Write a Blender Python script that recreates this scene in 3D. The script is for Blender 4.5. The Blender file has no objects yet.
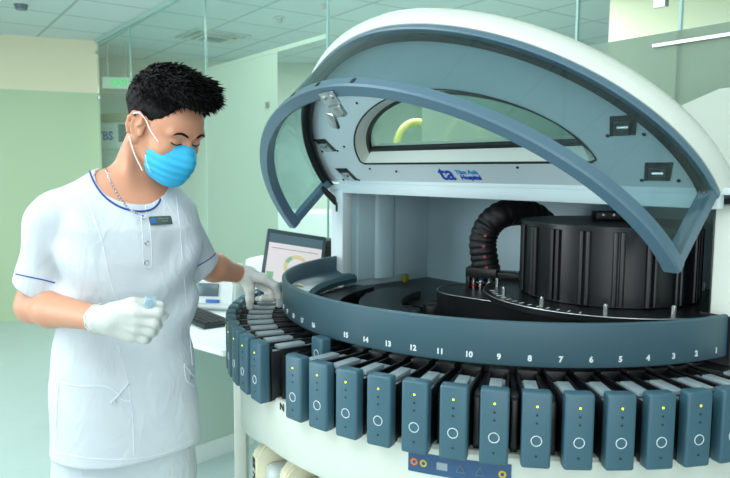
import bpy, bmesh, math, random
import numpy as np
from mathutils import Vector, Matrix
from mathutils.bvhtree import BVHTree
R = math.radians; PI = math.pi
SC = bpy.context.scene
COL = SC.collection
random.seed(7)

# ------------------------------------------------------------------ camera
EYE = 1.45; FPX = 676.4; PITCH = .0982; ROLL = .0072
cam_d = bpy.data.cameras.new('camera'); cam = bpy.data.objects.new('camera', cam_d); COL.objects.link(cam)
cam_d.sensor_width = 36.0; cam_d.sensor_fit = 'HORIZONTAL'; cam_d.lens = FPX / 730 * 36
cam.matrix_world = Matrix.Translation((0, 0, EYE)) @ Matrix.Rotation(PI/2 - PITCH, 4, 'X') @ Matrix.Rotation(ROLL, 4, 'Z')
cam_d.clip_start = .05
cam_d.dof.use_dof = True; cam_d.dof.focus_distance = 1.6; cam_d.dof.aperture_fstop = 7.0
SC.camera = cam
# ------------------------------------------------------------------ world, exposure
w = bpy.data.worlds.new('world'); SC.world = w; w.use_nodes = True
w.node_tree.nodes['Background'].inputs[0].default_value = (.86, .97, 1.0, 1)
w.node_tree.nodes['Background'].inputs[1].default_value = .46
SC.view_settings.view_transform = 'Standard'; SC.view_settings.look = 'None'
SC.view_settings.exposure = 0.36; SC.view_settings.gamma = 1; SC.view_settings.use_curve_mapping = False
# ------------------------------------------------------------------ ceiling lights (recessed panels of the lab), window daylight and added fill lights
def area(name, loc, sx, sy, power, rot=(0, 0, 0), col=(.97, 1, .99)):
    l = bpy.data.lights.new(name, 'AREA'); l.shape = 'RECTANGLE'; l.size = sx; l.size_y = sy
    l.energy = power; l.color = col
    o = bpy.data.objects.new(name, l); COL.objects.link(o); o.location = loc; o.rotation_euler = rot
    return o
area('ceiling_light_lab', (-1.2, .4, 2.66), 1.6, 1.6, 32, (0, 0, R(35)))
area('ceiling_light_front', (.9, -.6, 2.66), 1.4, 1.4, 12, (0, 0, R(35)))
area('ceiling_light_back', (-3.5, 3.5, 2.66), 1.5, .6, 40, (0, 0, R(35)))
area('ceiling_light_next_room', (.5, 4.2, 2.66), 1.4, .8, 66, (0, 0, R(35)))
area('fill_light_next_room', (.45, 6.6, 2.66), .9, .6, 60, (0, 0, R(35)))  # added fill hidden behind the hood, lifts the left of the next room
area('fill_light_front', (.2, -2.6, 1.55), 3.2, 1.7, 48, (R(90), 0, 0), (.95, 1, 1))  # added fill behind the camera, brightens the recess under the hood
area('window_daylight', (-4.2, 1.0, 1.8), 2.2, 1.8, 85, (0, R(-90), R(0)), (.92, .98, 1))

# ------------------------------------------------------------------ pixel ray -> point at depth Y (used to set joints at real distances)
def ray(px, py):
    x = px - 365; y = py - 239
    cr, sr = math.cos(ROLL), math.sin(ROLL)
    x, y = cr*x + sr*y, -sr*x + cr*y
    c, s = math.cos(PITCH), math.sin(PITCH)
    return Vector((x, c*FPX + s*(-y), -s*FPX + c*(-y)))
def at(px, py, Y):
    r = ray(px, py); return Vector((0, 0, EYE)) + r*(Y / r.y)
def atz(px, py, z):
    r = ray(px, py); return Vector((0, 0, EYE)) + r*((z - EYE) / r.z)

# ------------------------------------------------------------------ materials
def srgb(r, g, b):
    f = lambda c: (c/255/12.92) if c/255 <= .04045 else ((c/255+.055)/1.055)**2.4
    return (f(r), f(g), f(b), 1)
def mat(name, rgb, rough=.5, metal=0, bump=0, scale=60, var=.03, emit=0, coat=0, sss=0):
    m = bpy.data.materials.new(name); m.use_nodes = True; nt = m.node_tree; b = nt.nodes['Principled BSDF']
    c = srgb(*rgb)
    b.inputs['Roughness'].default_value = rough; b.inputs['Metallic'].default_value = metal
    b.inputs['Specular IOR Level'].default_value = .15 if 'hair' in name else .5
    if coat: b.inputs['Coat Weight'].default_value = coat
    if sss:
        b.inputs['Subsurface Weight'].default_value = sss; b.inputs['Subsurface Radius'].default_value = (.02, .008, .004)
        b.inputs['Subsurface Scale'].default_value = .12
    tc = nt.nodes.new('ShaderNodeTexCoord'); n = nt.nodes.new('ShaderNodeTexNoise')
    n.inputs['Scale'].default_value = scale; n.inputs['Detail'].default_value = 4
    nt.links.new(tc.outputs['Object'], n.inputs['Vector'])
    mx = nt.nodes.new('ShaderNodeMix'); mx.data_type = 'RGBA'
    mx.inputs[6].default_value = tuple(v*(1-var) for v in c[:3]) + (1,)
    mx.inputs[7].default_value = tuple(min(1, v*(1+var)) for v in c[:3]) + (1,)
    nt.links.new(n.outputs['Fac'], mx.inputs[0]); nt.links.new(mx.outputs[2], b.inputs['Base Color'])
    if bump:
        bp = nt.nodes.new('ShaderNodeBump'); bp.inputs['Strength'].default_value = bump; bp.inputs['Distance'].default_value = .002
        nt.links.new(n.outputs['Fac'], bp.inputs['Height']); nt.links.new(bp.outputs[0], b.inputs['Normal'])
    if emit:
        b.inputs['Emission Color'].default_value = c; b.inputs['Emission Strength'].default_value = emit
    return m
def glass(name, tint, gloss=.06, rough=.02, diff=0, dcol=(200, 220, 210)):
    m = bpy.data.materials.new(name); m.use_nodes = True; nt = m.node_tree; nt.nodes.clear()
    o = nt.nodes.new('ShaderNodeOutputMaterial'); t = nt.nodes.new('ShaderNodeBsdfTransparent'); g = nt.nodes.new('ShaderNodeBsdfGlossy')
    t.inputs[0].default_value = tuple(tint) + (1,); g.inputs['Roughness'].default_value = rough
    lw = nt.nodes.new('ShaderNodeLayerWeight'); lw.inputs[0].default_value = .5
    pw = nt.nodes.new('ShaderNodeMath'); pw.operation = 'POWER'; nt.links.new(lw.outputs['Facing'], pw.inputs[0]); pw.inputs[1].default_value = 4
    fr = nt.nodes.new('ShaderNodeMath'); fr.operation = 'MULTIPLY_ADD'; nt.links.new(pw.outputs[0], fr.inputs[0]); fr.inputs[1].default_value = .4; fr.inputs[2].default_value = .02 + gloss*.3
    mx = nt.nodes.new('ShaderNodeMixShader'); nt.links.new(fr.outputs[0], mx.inputs[0])
    nt.links.new(t.outputs[0], mx.inputs[1]); nt.links.new(g.outputs[0], mx.inputs[2]); last = mx
    if diff:
        d = nt.nodes.new('ShaderNodeBsdfDiffuse'); d.inputs[0].default_value = srgb(*dcol)
        tl = nt.nodes.new('ShaderNodeBsdfTranslucent'); tl.inputs[0].default_value = srgb(*dcol)
        ad = nt.nodes.new('ShaderNodeMixShader'); ad.inputs[0].default_value = .5
        nt.links.new(d.outputs[0], ad.inputs[1]); nt.links.new(tl.outputs[0], ad.inputs[2])
        m2 = nt.nodes.new('ShaderNodeMixShader'); m2.inputs[0].default_value = diff
        nt.links.new(last.outputs[0], m2.inputs[1]); nt.links.new(ad.outputs[0], m2.inputs[2]); last = m2
    nt.links.new(last.outputs[0], o.inputs[0]); return m
M = dict(
    cream=mat('cream_enamel', (208, 216, 206), .38, var=.01, scale=8),
    face=mat('pale_blue_enamel', (212, 226, 230), .42, var=.015, scale=8),
    recess=mat('recess_panel', (178, 206, 214), .4, var=.02, scale=6),
    blue=mat('blue_grey_plastic', (57, 93, 107), .42, bump=.05, scale=400, var=.02),
    band=mat('band_plastic', (63, 93, 105), .4, bump=.05, scale=400, var=.02),
    frame=mat('visor_frame', (84, 113, 129), .36, bump=.04, scale=400, var=.02),
    gasket=mat('black_gasket', (22, 26, 28), .5),
    black=mat('black_anodised', (13, 16, 19), .38, var=.1, scale=30),
    drum=mat('drum_black', (10, 15, 19), .34, var=.08, scale=20),
    rubber=mat('black_rubber', (16, 17, 19), .55),
    steel=mat('steel', (190, 195, 195), .3, 1), chrome=mat('chrome', (215, 218, 218), .15, 1),
    tray=mat('tray_grey', (142, 158, 165), .35, var=.1, scale=40),
    white=mat('white_print', (215, 225, 228), .5, emit=.0), led=mat('yellow_led', (225, 235, 20), .4, emit=1.6),
    dot=mat('dark_dot', (28, 38, 46), .5), red=mat('red_plastic', (170, 25, 25), .4), bluec=mat('blue_plastic', (30, 70, 170), .4),
    yellow=mat('yellow_plastic', (200, 180, 40), .45), brass=mat('olive_yellow', (130, 120, 40), .45),
    logo=mat('logo_blue', (20, 72, 185), .5), logoc=mat('logo_cyan', (50, 150, 215), .5), ink=mat('black_ink', (25, 30, 45), .6),
    sticker=mat('sticker_blue', (48, 84, 122), .5), orange=mat('orange', (225, 120, 40), .5),
    coat=mat('white_cotton', (198, 206, 213), .85, bump=.25, scale=900, var=.01),
    trous=mat('white_trouser_cotton', (192, 202, 207), .85, bump=.25, scale=900, var=.01),
    navy=mat('navy_piping', (28, 62, 150), .7), seam=mat('seam_thread', (222, 228, 234), .9),
    skin=mat('skin', (200, 143, 114), .5, bump=.1, scale=300, var=.04, sss=.12),
    hair=mat('black_hair', (9, 8, 9), .6, bump=1.0, scale=140, var=.4),
    mask=mat('cyan_mask', (52, 176, 222), .75, bump=.15, scale=600, var=.02), maskw=mat('mask_edge', (170, 222, 238), .8),
    loop=mat('ear_loop', (238, 240, 240), .7), glove=mat('latex_glove', (202, 205, 200), .55, bump=.5, scale=90, var=.02),
    badge=mat('badge_green', (74, 92, 84), .35), silver=mat('silver', (200, 203, 205), .25, 1), brow=mat('brow_hair', (32, 24, 22), .8),
    eyew=mat('eye_white', (225, 220, 215), .3), eyed=mat('eye_dark', (25, 18, 15), .2),
    shoe=mat('white_shoe', (215, 218, 218), .5), desk=mat('desk_white', (228, 236, 236), .4, var=.01), deskg=mat('desk_panel_green', (184, 202, 193), .5, var=.02),
    key=mat('keyboard_black', (28, 38, 44), .5), moni=mat('monitor_bezel', (52, 68, 78), .4), screen=mat('screen_pink', (206, 192, 196), .3, emit=.35),
    scr2=mat('screen_slate', (70, 90, 100), .3, emit=.3), scrg=mat('screen_green', (120, 165, 130), .3, emit=.3), scry=mat('screen_tan', (200, 180, 140), .3, emit=.3),
    device=mat('device_white', (222, 229, 229), .4), dscreen=mat('device_screen', (84, 104, 112), .25), dblue=mat('device_blue', (40, 110, 190), .4),
    blackbox=mat('black_box', (14, 18, 20), .5), jerry=mat('natural_plastic', (232, 229, 200), .45, var=.02), jerryw=mat('milky_plastic', (214, 228, 226), .4, var=.02),
    wallb=mat('wall_beige', (236, 230, 200), .7, bump=.05, scale=30, var=.01), wallg=mat('wall_green', (186, 208, 172), .45, var=.02, scale=2),
    walls=mat('wall_sage', (186, 206, 192), .7, var=.02, scale=2), wallp=mat('wall_pale', (208, 218, 206), .7, var=.01, scale=3), wood=mat('beige_edge', (176, 170, 140), .6),
    exitw=mat('exit_white', (225, 235, 225), .5), exitg=mat('exit_green', (20, 190, 90), .4, emit=.9),
    chairy=mat('chair_yellow', (205, 200, 120), .6), chairg=mat('chair_green', (86, 136, 112), .6),
    visor=glass('visor_glass', (.69, .79, .81), .14), wing=glass('window_glass', (.88, .95, .93), .05),
    part=glass('partition_glass', (.885, .955, .93), .05), film=glass('frosted_film', (.86, .92, .88), .0, .4, .72, (184, 200, 188)),
    vial=glass('vial_plastic', (.85, .93, .97), .1, .1, .3, (215, 232, 240)), edge=mat('glass_edge', (178, 214, 208), .2),
)
# floor / ceiling with real patterns
def tile_mat(name, rgb, line, size, gap, rough, rot=0, var=.02, spec=None):
    m = bpy.data.materials.new(name); m.use_nodes = True; nt = m.node_tree; b = nt.nodes['Principled BSDF']
    tc = nt.nodes.new('ShaderNodeTexCoord'); mp = nt.nodes.new('ShaderNodeMapping'); mp.inputs['Rotation'].default_value = (0, 0, rot)
    br = nt.nodes.new('ShaderNodeTexBrick'); br.offset = 0; br.inputs['Scale'].default_value = 1
    br.inputs['Brick Width'].default_value = size; br.inputs['Row Height'].default_value = size; br.inputs['Mortar Size'].default_value = gap
    br.inputs['Mortar Smooth'].default_value = .1
    c = srgb(*rgb); br.inputs['Color1'].default_value = c; br.inputs['Color2'].default_value = tuple(v*(1-var) for v in c[:3]) + (1,)
    br.inputs['Mortar'].default_value = srgb(*line)
    nt.links.new(tc.outputs['Object'], mp.inputs[0]); nt.links.new(mp.outputs[0], br.inputs[0]); nt.links.new(br.outputs[0], b.inputs['Base Color'])
    b.inputs['Roughness'].default_value = rough
    n = nt.nodes.new('ShaderNodeTexNoise'); n.inputs['Scale'].default_value = 120; bp = nt.nodes.new('ShaderNodeBump'); bp.inputs['Strength'].default_value = .06
    nt.links.new(tc.outputs['Object'], n.inputs[0]); nt.links.new(n.outputs[0], bp.inputs['Height']); nt.links.new(bp.outputs[0], b.inputs['Normal'])
    return m
M['ceil'] = tile_mat('ceiling_tiles', (214, 226, 226), (172, 188, 186), .6, .012, .8, R(-35))
M['floor'] = mat('pale_vinyl_floor', (184, 202, 202), .3, bump=.03, scale=9, var=.05)

for cn in ('coat', 'trous'):      # soft cloth wrinkles on top of the weave
    nt = M[cn].node_tree; b = nt.nodes['Principled BSDF']; tc = nt.nodes['Texture Coordinate']
    mp = nt.nodes.new('ShaderNodeMapping'); mp.inputs['Scale'].default_value = (1, 1, .55); mp.inputs['Rotation'].default_value = (.3, .5, 0)
    n = nt.nodes.new('ShaderNodeTexNoise'); n.inputs['Scale'].default_value = 11; n.inputs['Detail'].default_value = 2.5; n.inputs['Distortion'].default_value = 1.2
    m1 = nt.nodes.new('ShaderNodeMath'); m1.operation = 'SUBTRACT'; m1.inputs[1].default_value = .5
    m2 = nt.nodes.new('ShaderNodeMath'); m2.operation = 'ABSOLUTE'
    nt.links.new(tc.outputs['Object'], mp.inputs[0]); nt.links.new(mp.outputs[0], n.inputs[0]); nt.links.new(n.outputs[0], m1.inputs[0]); nt.links.new(m1.outputs[0], m2.inputs[0])
    bp = nt.nodes.new('ShaderNodeBump'); bp.inputs['Strength'].default_value = .30; bp.inputs['Distance'].default_value = .03; bp.invert = True
    nt.links.new(m2.outputs[0], bp.inputs['Height'])
    old = b.inputs['Normal'].links[0].from_node; nt.links.new(bp.outputs[0], old.inputs['Normal'])
# ------------------------------------------------------------------ mesh helpers
def finish(name, bm, m, parent=None, smooth=True, angle=35):
    bmesh.ops.recalc_face_normals(bm, faces=bm.faces)
    me = bpy.data.meshes.new(name); bm.to_mesh(me); bm.free()
    return link(name, me, m, parent, smooth, angle)
def link(name, me, m, parent=None, smooth=True, angle=35):
    o = bpy.data.objects.new(name, me); COL.objects.link(o)
    for x in (m if isinstance(m, (list, tuple)) else [m]): me.materials.append(x)
    if smooth:
        for p in me.polygons: p.use_smooth = True
        try: me.set_sharp_from_angle(angle=R(angle))
        except Exception: pass
    if parent is not None: o.parent = parent
    return o
def tag(o, label=None, cat=None, group=None, kind=None):
    if label: o['label'] = label
    if cat: o['category'] = cat
    if group: o['group'] = group
    if kind: o['kind'] = kind
    return o
def empty(name, loc=(0, 0, 0), rz=0):
    o = bpy.data.objects.new(name, None); COL.objects.link(o); o.location = loc; o.rotation_euler = (0, 0, rz); o.empty_display_size = .1
    return o
def box(bm, c, s, bev=0, mtx=None, seg=2, mi=0):
    r = bmesh.ops.create_cube(bm, size=1)['verts']
    for v in r: v.co = Vector((v.co.x*s[0], v.co.y*s[1], v.co.z*s[2]))
    fs = set(f for v in r for f in v.link_faces)
    if bev:
        es = set(e for v in r for e in v.link_edges)
        o = bmesh.ops.bevel(bm, geom=list(es), offset=bev, segments=seg, affect='EDGES', profile=.5)
        fs = set(o['faces']) | set(f for f in fs if f.is_valid)
        r = list(set(v for f in fs for v in f.verts))
        fs = set(f for v in r for f in v.link_faces)
    for f in fs: f.material_index = mi
    T = Matrix.Translation(Vector(c)) if mtx is None else mtx @ Matrix.Translation(Vector(c))
    for v in r: v.co = T @ v.co
    return r
def cyl(bm, a, b, r1, r2=None, seg=24, mi=0, cap=True):
    a = Vector(a); b = Vector(b); d = b - a
    o = bmesh.ops.create_cone(bm, cap_ends=cap, segments=seg, radius1=r1, radius2=r1 if r2 is None else r2, depth=d.length)['verts']
    q = d.to_track_quat('Z', 'Y').to_matrix().to_4x4(); T = Matrix.Translation((a+b)/2) @ q
    for v in o: v.co = T @ v.co
    for f in set(f for v in o for f in v.link_faces): f.material_index = mi
    return o
def tube(bm, pts, r, seg=10, closed=False, mi=0):
    pts = [Vector(p) for p in pts]; n = len(pts); rings = []; up = None
    for i, p in enumerate(pts):
        a = pts[(i-1) % n] if (closed or i > 0) else p; b = pts[(i+1) % n] if (closed or i < n-1) else p
        t = (b-a).normalized()
        if up is None: up = t.orthogonal().normalized()
        up = (up - t*up.dot(t)).normalized(); s = t.cross(up)
        rr = r(i/(n-1)) if callable(r) else r
        rings.append([bm.verts.new(p + (up*math.cos(2*PI*k/seg) + s*math.sin(2*PI*k/seg))*rr) for k in range(seg)])
    for i in range(n if closed else n-1):
        A, B = rings[i], rings[(i+1) % n]
        for k in range(seg):
            f = bm.faces.new((A[k], A[(k+1) % seg], B[(k+1) % seg], B[k])); f.material_index = mi
    if not closed:
        for rg in (rings[0], rings[-1]):
            f = bm.faces.new(rg); f.material_index = mi
def loft(bm, rings, closed_ring=True, caps=True, mi=0):
    V = [[bm.verts.new(Vector(p)) for p in rg] for rg in rings]; n = len(V[0])
    for i in range(len(V)-1):
        for k in range(n if closed_ring else n-1):
            f = bm.faces.new((V[i][k], V[i][(k+1) % n], V[i+1][(k+1) % n], V[i+1][k])); f.material_index = mi
    if caps and closed_ring:
        for rg in (V[0], V[-1]):
            f = bm.faces.new(rg); f.material_index = mi
def arcsweep(bm, prof, a0, a1, n=64, mi=0):
    """sweep closed profile [(radius, z)] round the carousel axis between azimuths a0..a1 (radians)"""
    rings = []
    for i in range(n+1):
        a = a0 + (a1-a0)*i/n
        rings.append([(r*math.sin(a), -r*math.cos(a), z) for r, z in prof])
    loft(bm, rings, mi=mi)
def prism(bm, pts, ext, mi=0):
    """pts: 3D polygon, extruded by vector ext"""
    A = [bm.verts.new(Vector(p)) for p in pts]; B = [bm.verts.new(Vector(p)+Vector(ext)) for p in pts]; n = len(pts)
    fs = [bm.faces.new(A), bm.faces.new(B[::-1])] + [bm.faces.new((A[i], A[(i+1) % n], B[(i+1) % n], B[i])) for i in range(n)]
    for f in fs: f.material_index = mi
def text_mesh(body, size, ext=.0004, bold=0.0, align='CENTER', res=3):
    c = bpy.data.curves.new('t', 'FONT'); c.body = body; c.size = size; c.extrude = ext; c.offset = bold; c.align_x = align; c.align_y = 'CENTER'; c.resolution_u = res
    o = bpy.data.objects.new('t', c); me = bpy.data.meshes.new_from_object(o); bpy.data.objects.remove(o); bpy.data.curves.remove(c)
    return me
def add_text(bm, body, size, T, bold=0.0, mi=0, align='CENTER', ext=.0004, fn=None):
    me = text_mesh(body, size, ext, bold, align); nb = bmesh.new(); nb.from_mesh(me); bpy.data.meshes.remove(me)
    mp = {}
    for v in nb.verts:
        co = fn(v.co) if fn else T @ v.co
        mp[v] = bm.verts.new(co)
    for f in nb.faces:
        try: g = bm.faces.new([mp[v] for v in f.verts]); g.material_index = mi
        except ValueError: pass
    nb.free()

# ------------------------------------------------------------------ signed distance modelling (organic shapes)
def sd_mesh(fn, lo, hi, h, fine=None):
    lo = np.array(lo, float); hi = np.array(hi, float); n = np.ceil((hi-lo)/h).astype(int) + 1
    ax = [lo[i] + h*np.arange(n[i]) for i in range(3)]
    if fine is not None:          # denser grid lines through the region that needs detail
        flo, fhi, fh = fine; ax = []
        for i in range(3):
            a = list(np.arange(lo[i], flo[i], h)); b = list(np.arange(flo[i], fhi[i], fh)); c = list(np.arange(fhi[i], hi[i]+h, h)); ax.append(np.array(a+b+c))
        n = np.array([len(a) for a in ax])
    X, Y, Z = np.meshgrid(*ax, indexing='ij'); D = fn(X, Y, Z)
    S = D < 0
    nx, ny, nz = n; cnt = np.zeros((nx-1, ny-1, nz-1)); acc = np.zeros((nx-1, ny-1, nz-1, 3))
    corners = [(i, j, k) for i in (0, 1) for j in (0, 1) for k in (0, 1)]
    def sub(A, c): return A[c[0]:c[0]+nx-1, c[1]:c[1]+ny-1, c[2]:c[2]+nz-1]
    for c in corners:
        for a in range(3):
            if c[a] == 0:
                d = list(c); d[a] = 1; d = tuple(d)
                A, B = sub(D, c), sub(D, d); cr = (A < 0) != (B < 0)
                t = np.where(cr, A/np.where(cr, A-B, 1), 0)
                cnt += cr
                for b in range(3):
                    acc[..., b] += np.where(cr, (t if b == a else c[b]), 0)
    ok = cnt > 0; idx = -np.ones(cnt.shape, int); idx[ok] = np.arange(ok.sum())
    base = np.argwhere(ok); fr = acc[ok]/cnt[ok][:, None]; F = []
    V = np.stack([ax[i][base[:, i]] + fr[:, i]*(ax[i][base[:, i]+1] - ax[i][base[:, i]]) for i in range(3)], 1)
    for a in range(3):
        b, c = (a+1) % 3, (a+2) % 3
        s0 = [slice(None)]*3; s1 = [slice(None)]*3; s0[a] = slice(0, -1); s1[a] = slice(1, None)
        cr = S[tuple(s0)] != S[tuple(s1)]; inside = S[tuple(s0)]
        P = np.argwhere(cr); good = (P[:, b] > 0) & (P[:, c] > 0) & (P[:, b] < n[b]-1) & (P[:, c] < n[c]-1); P = P[good]
        ins = inside[tuple(P.T)]
        def q(db, dc):
            Q = P.copy(); Q[:, b] += db; Q[:, c] += dc; return idx[tuple(Q.T)]
        f = np.stack([q(-1, -1), q(0, -1), q(0, 0), q(-1, 0)], 1)
        f[~ins] = f[~ins][:, ::-1]; F.append(f)
    F = np.concatenate(F); me = bpy.data.meshes.new('sd'); me.from_pydata(V.tolist(), [], F.tolist()); me.update()
    return me
def smin(a, b, k):
    h = np.clip(.5 + .5*(b-a)/k, 0, 1); return b*(1-h) + a*h - k*h*(1-h)
def smax(a, b, k): return -smin(-a, -b, k)
def sd_cap(X, Y, Z, a, b, r1, r2=None):
    r2 = r1 if r2 is None else r2; a = np.array(a); b = np.array(b); d = b-a; L = d@d
    px, py, pz = X-a[0], Y-a[1], Z-a[2]; t = np.clip((px*d[0]+py*d[1]+pz*d[2])/L, 0, 1)
    return np.sqrt((px-t*d[0])**2 + (py-t*d[1])**2 + (pz-t*d[2])**2) - (r1 + (r2-r1)*t)
def sd_ell(X, Y, Z, c, r, Rm=None):
    px, py, pz = X-c[0], Y-c[1], Z-c[2]
    if Rm is not None:   # Rm rows = local axes
        px, py, pz = [px*Rm[i][0] + py*Rm[i][1] + pz*Rm[i][2] for i in range(3)]
    k0 = np.sqrt((px/r[0])**2 + (py/r[1])**2 + (pz/r[2])**2); k1 = np.sqrt((px/r[0]**2)**2 + (py/r[1]**2)**2 + (pz/r[2]**2)**2)
    return k0*(k0-1)/np.maximum(k1, 1e-9)
def sd_obj(name, fn, lo, hi, h, m, parent=None, fine=None):
    me = sd_mesh(fn, lo, hi, h, fine)
    o = link(name, me, m, parent, True, 180)
    return o

# ================================================================== ROOM
ZC = 2.7
PA = Vector((-2.604, 6.669, 0)); PD = Vector((.598, -.801, 0)); PN = Vector((.801, .598, 0))   # glass partition line; PN points to the next room
def room_box(name, org, d, L, z0, z1, th, m, kind='structure', bev=0, parent=None):
    """slab standing on the line org + d*[0..L], thickness th towards perpendicular"""
    d = Vector(d).normalized(); n = Vector((-d.y, d.x, 0)); o = Vector((org[0], org[1], 0))
    bm = bmesh.new(); prism(bm, [o+Vector((0, 0, z0)), o+d*L+Vector((0, 0, z0)), o+d*L+Vector((0, 0, z1)), o+Vector((0, 0, z1))], n*th)
    ob = finish(name, bm, m, parent, False)
    if kind: ob['kind'] = kind
    return ob
bm = bmesh.new(); box(bm, (0, 5, -.05), (22, 20, .1)); tag(finish('floor', bm, M['floor'], smooth=False), kind='structure')
bm = bmesh.new(); box(bm, (0, 5.5, ZC+.05), (22, 17, .1)); tag(finish('ceiling', bm, M['ceil'], smooth=False), kind='structure')
# left wall: green painted up to 2.2 m, beige above
WD = Vector((-.93, -.36, 0)).normalized()
room_box('wall_left', PA + Vector((.0, .05, 0)), WD, 6, 0, 2.2, -.15, M['wallg'])
room_box('wall_left_upper', PA + Vector((.0, .05, 0)), WD, 6, 2.2, ZC, -.15, M['wallb'])
# next room: back wall, far side wall
NB = PA + PN*.0
room_box('wall_back', Vector((-3.3, 7.65, 0)), (1, .12, 0), 3.2, 0, ZC, .15, M['wallp'])
room_box('wall_back_far', Vector((-1.2, 9.2, 0)), (1, -.05, 0), 9, 0, ZC, .15, M['walls'])
room_box('wall_right', at(609, 30, 4.6), (1, -.55, 0), 4, 0, ZC, .15, M['wallb'])
# glass partition
t = empty('glass_partition', PA + PN*.0); tag(t, 'green tinted frameless glass partition running behind the analyser up to the ceiling', 'glass partition')
def pspan(name, s0, s1, z0, z1, th, m, off=0, parent=None):
    bm = bmesh.new(); o = PD*s0 + PN*off
    prism(bm, [o+Vector((0, 0, z0)), o+PD*(s1-s0)+Vector((0, 0, z0)), o+PD*(s1-s0)+Vector((0, 0, z1)), o+Vector((0, 0, z1))], PN*th)
    return finish(name, bm, m, parent, False)
seams = [0, .99, 2.55, 4.03, 5.50, 5.85, 7.2]
for i in range(len(seams)-1):
    pspan('glass_panel', seams[i]+.004, seams[i+1]-.004, 0, ZC, .010, M['part'], 0, t)
for s in seams[1:-1]:
    pspan('panel_edge', s-.004, s+.004, 0, ZC, .012, M['edge'], -.001, t)
pspan('frosted_film', 2.56, 3.53, .0, 2.11, .001, M['film'], -.003, t)
pspan('frosted_film', 4.75, 5.49, .0, 1.86, .001, M['film'], -.003, t)
pspan('frosted_film', 5.51, 7.1, .0, 1.86, .001, M['film'], -.003, t)
pspan('pale_strip', 2.56, 4.02, 2.112, 2.135, .001, M['film'], -.003, t)  # thin pale horizontal strip across the glass
pspan('top_rail', 0, 7.2, ZC-.03, ZC-.001, .03, M['edge'], -.012, t)
pspan('door_rail', 5.78, 6.5, 1.820, 1.829, .015, M['steel'], -.02, t)
for (s, z) in ((0.02, 2.58), (0.02, 2.15), (3.42, 1.83), (5.79, 1.95), (4.0, 2.27)):
    pspan('glass_clamp', s-.018, s+.018, z-.015, z+.015, .02, M['steel'], -.01, t)

# ceiling fittings
def ceil_pt(px, py): return atz(px, py, ZC)
p = ceil_pt(213, 36); t = empty('ceiling_vent', (p.x, p.y, ZC), R(-53)); tag(t, 'square white air vent set in the tiled ceiling above the dark-haired man', 'ceiling vent')
bm = bmesh.new()
for k, (s, z) in enumerate(((.5, -.008), (.38, -.018), (.26, -.028))):
    for sx, sy, w_, h_ in ((0, s/2, s, .03), (0, -s/2, s, .03), (s/2, 0, .03, s), (-s/2, 0, .03, s)): box(bm, (sx, sy, z), (w_, h_, .014))
finish('vent_grille', bm, M['cream'], t, False)
bm = bmesh.new(); box(bm, (0, 0, -.012), (.2, .2, .02)); finish('vent_core', bm, M['scr2'], t, False)
for px, py, lab in ((280, 16, 'small sprinkler head on the ceiling left of the analyser hood'), (21, 2, 'small round sensor on the ceiling at the far left of the room')):
    p = ceil_pt(px, py+1); t = empty('ceiling_sprinkler' if px > 100 else 'smoke_sensor', (p.x, p.y, ZC)); tag(t, lab, 'sprinkler' if px > 100 else 'smoke sensor')
    bm = bmesh.new(); cyl(bm, (0, 0, -.012), (0, 0, 0), .045 if px > 100 else .06); finish('mounting_plate', bm, M['cream'], t)
    bm = bmesh.new(); cyl(bm, (0, 0, -.05), (0, 0, -.012), .014 if px > 100 else .04, .02 if px > 100 else .05); finish('sensor_tip', bm, M['steel'] if px > 100 else M['scr2'], t)

# white lab cabinet with display behind the man's head
p = at(111, 130, 7.02); t = empty('incubator_cabinet', (p.x+.02, p.y, 0), R(-14)); tag(t, 'tall white laboratory cabinet with small control display behind the man\'s head', 'laboratory cabinet')
bm = bmesh.new(); box(bm, (.12, .16, .975), (.55, .32, 1.95), .015); finish('cabinet_body', bm, M['device'], t)
bm = bmesh.new(); box(bm, (.12, -.012, .86), (.54, .025, 1.5), .01); finish('cabinet_door', bm, M['device'], t)
bm = bmesh.new(); box(bm, (.12, -.02, 1.80), (.55, .04, .26), .01); ph_ = finish('control_panel', bm, M['device'], t)
bm = bmesh.new(); box(bm, (.22, -.042, 1.83), (.26, .01, .18), .004); finish('display', bm, M['scr2'], ph_)
bm = bmesh.new(); box(bm, (.06, -.03, 1.30), (.22, .02, .34), .004); finish('door_window', bm, M['deskg'], t)
bm = bmesh.new(); add_text(bm, 'TBS', .12, Matrix.Translation((-.07, -.043, 1.80)) @ Matrix.Rotation(PI/2, 4, 'X'), .004); finish('logo', bm, M['logo'], ph_, False)
bm = bmesh.new(); box(bm, (.12, .16, 1.99), (.55, .34, .08), .005); tag(finish('cabinet_top_board', bm, M['wood'], None), 'beige board lying on top of the tall white laboratory cabinet', 'board').matrix_world = Matrix.Translation((p.x+.02, p.y, .0)) @ Matrix.Rotation(R(-14), 4, 'Z')
# exit sign
p = at(117, 83, 6.75); t = empty('exit_sign', (p.x, p.y, p.z), R(10)); tag(t, 'white emergency exit sign with green letters behind the glass partition', 'exit sign')
bm = bmesh.new(); box(bm, (0, 0, 0), (.27, .03, .11), .005); finish('sign_box', bm, M['exitw'], t)
bm = bmesh.new(); add_text(bm, 'EXIT', .085, Matrix.Translation((.03, -.017, 0)) @ Matrix.Rotation(PI/2, 4, 'X'), .002); finish('sign_letters', bm, M['exitg'], t, False)
bm = bmesh.new()
for sx in (-.08, .08): cyl(bm, (sx, 0, .05), (sx, 0, ZC-p.z), .004)
finish('hanging_rod', bm, M['steel'], t)

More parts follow.
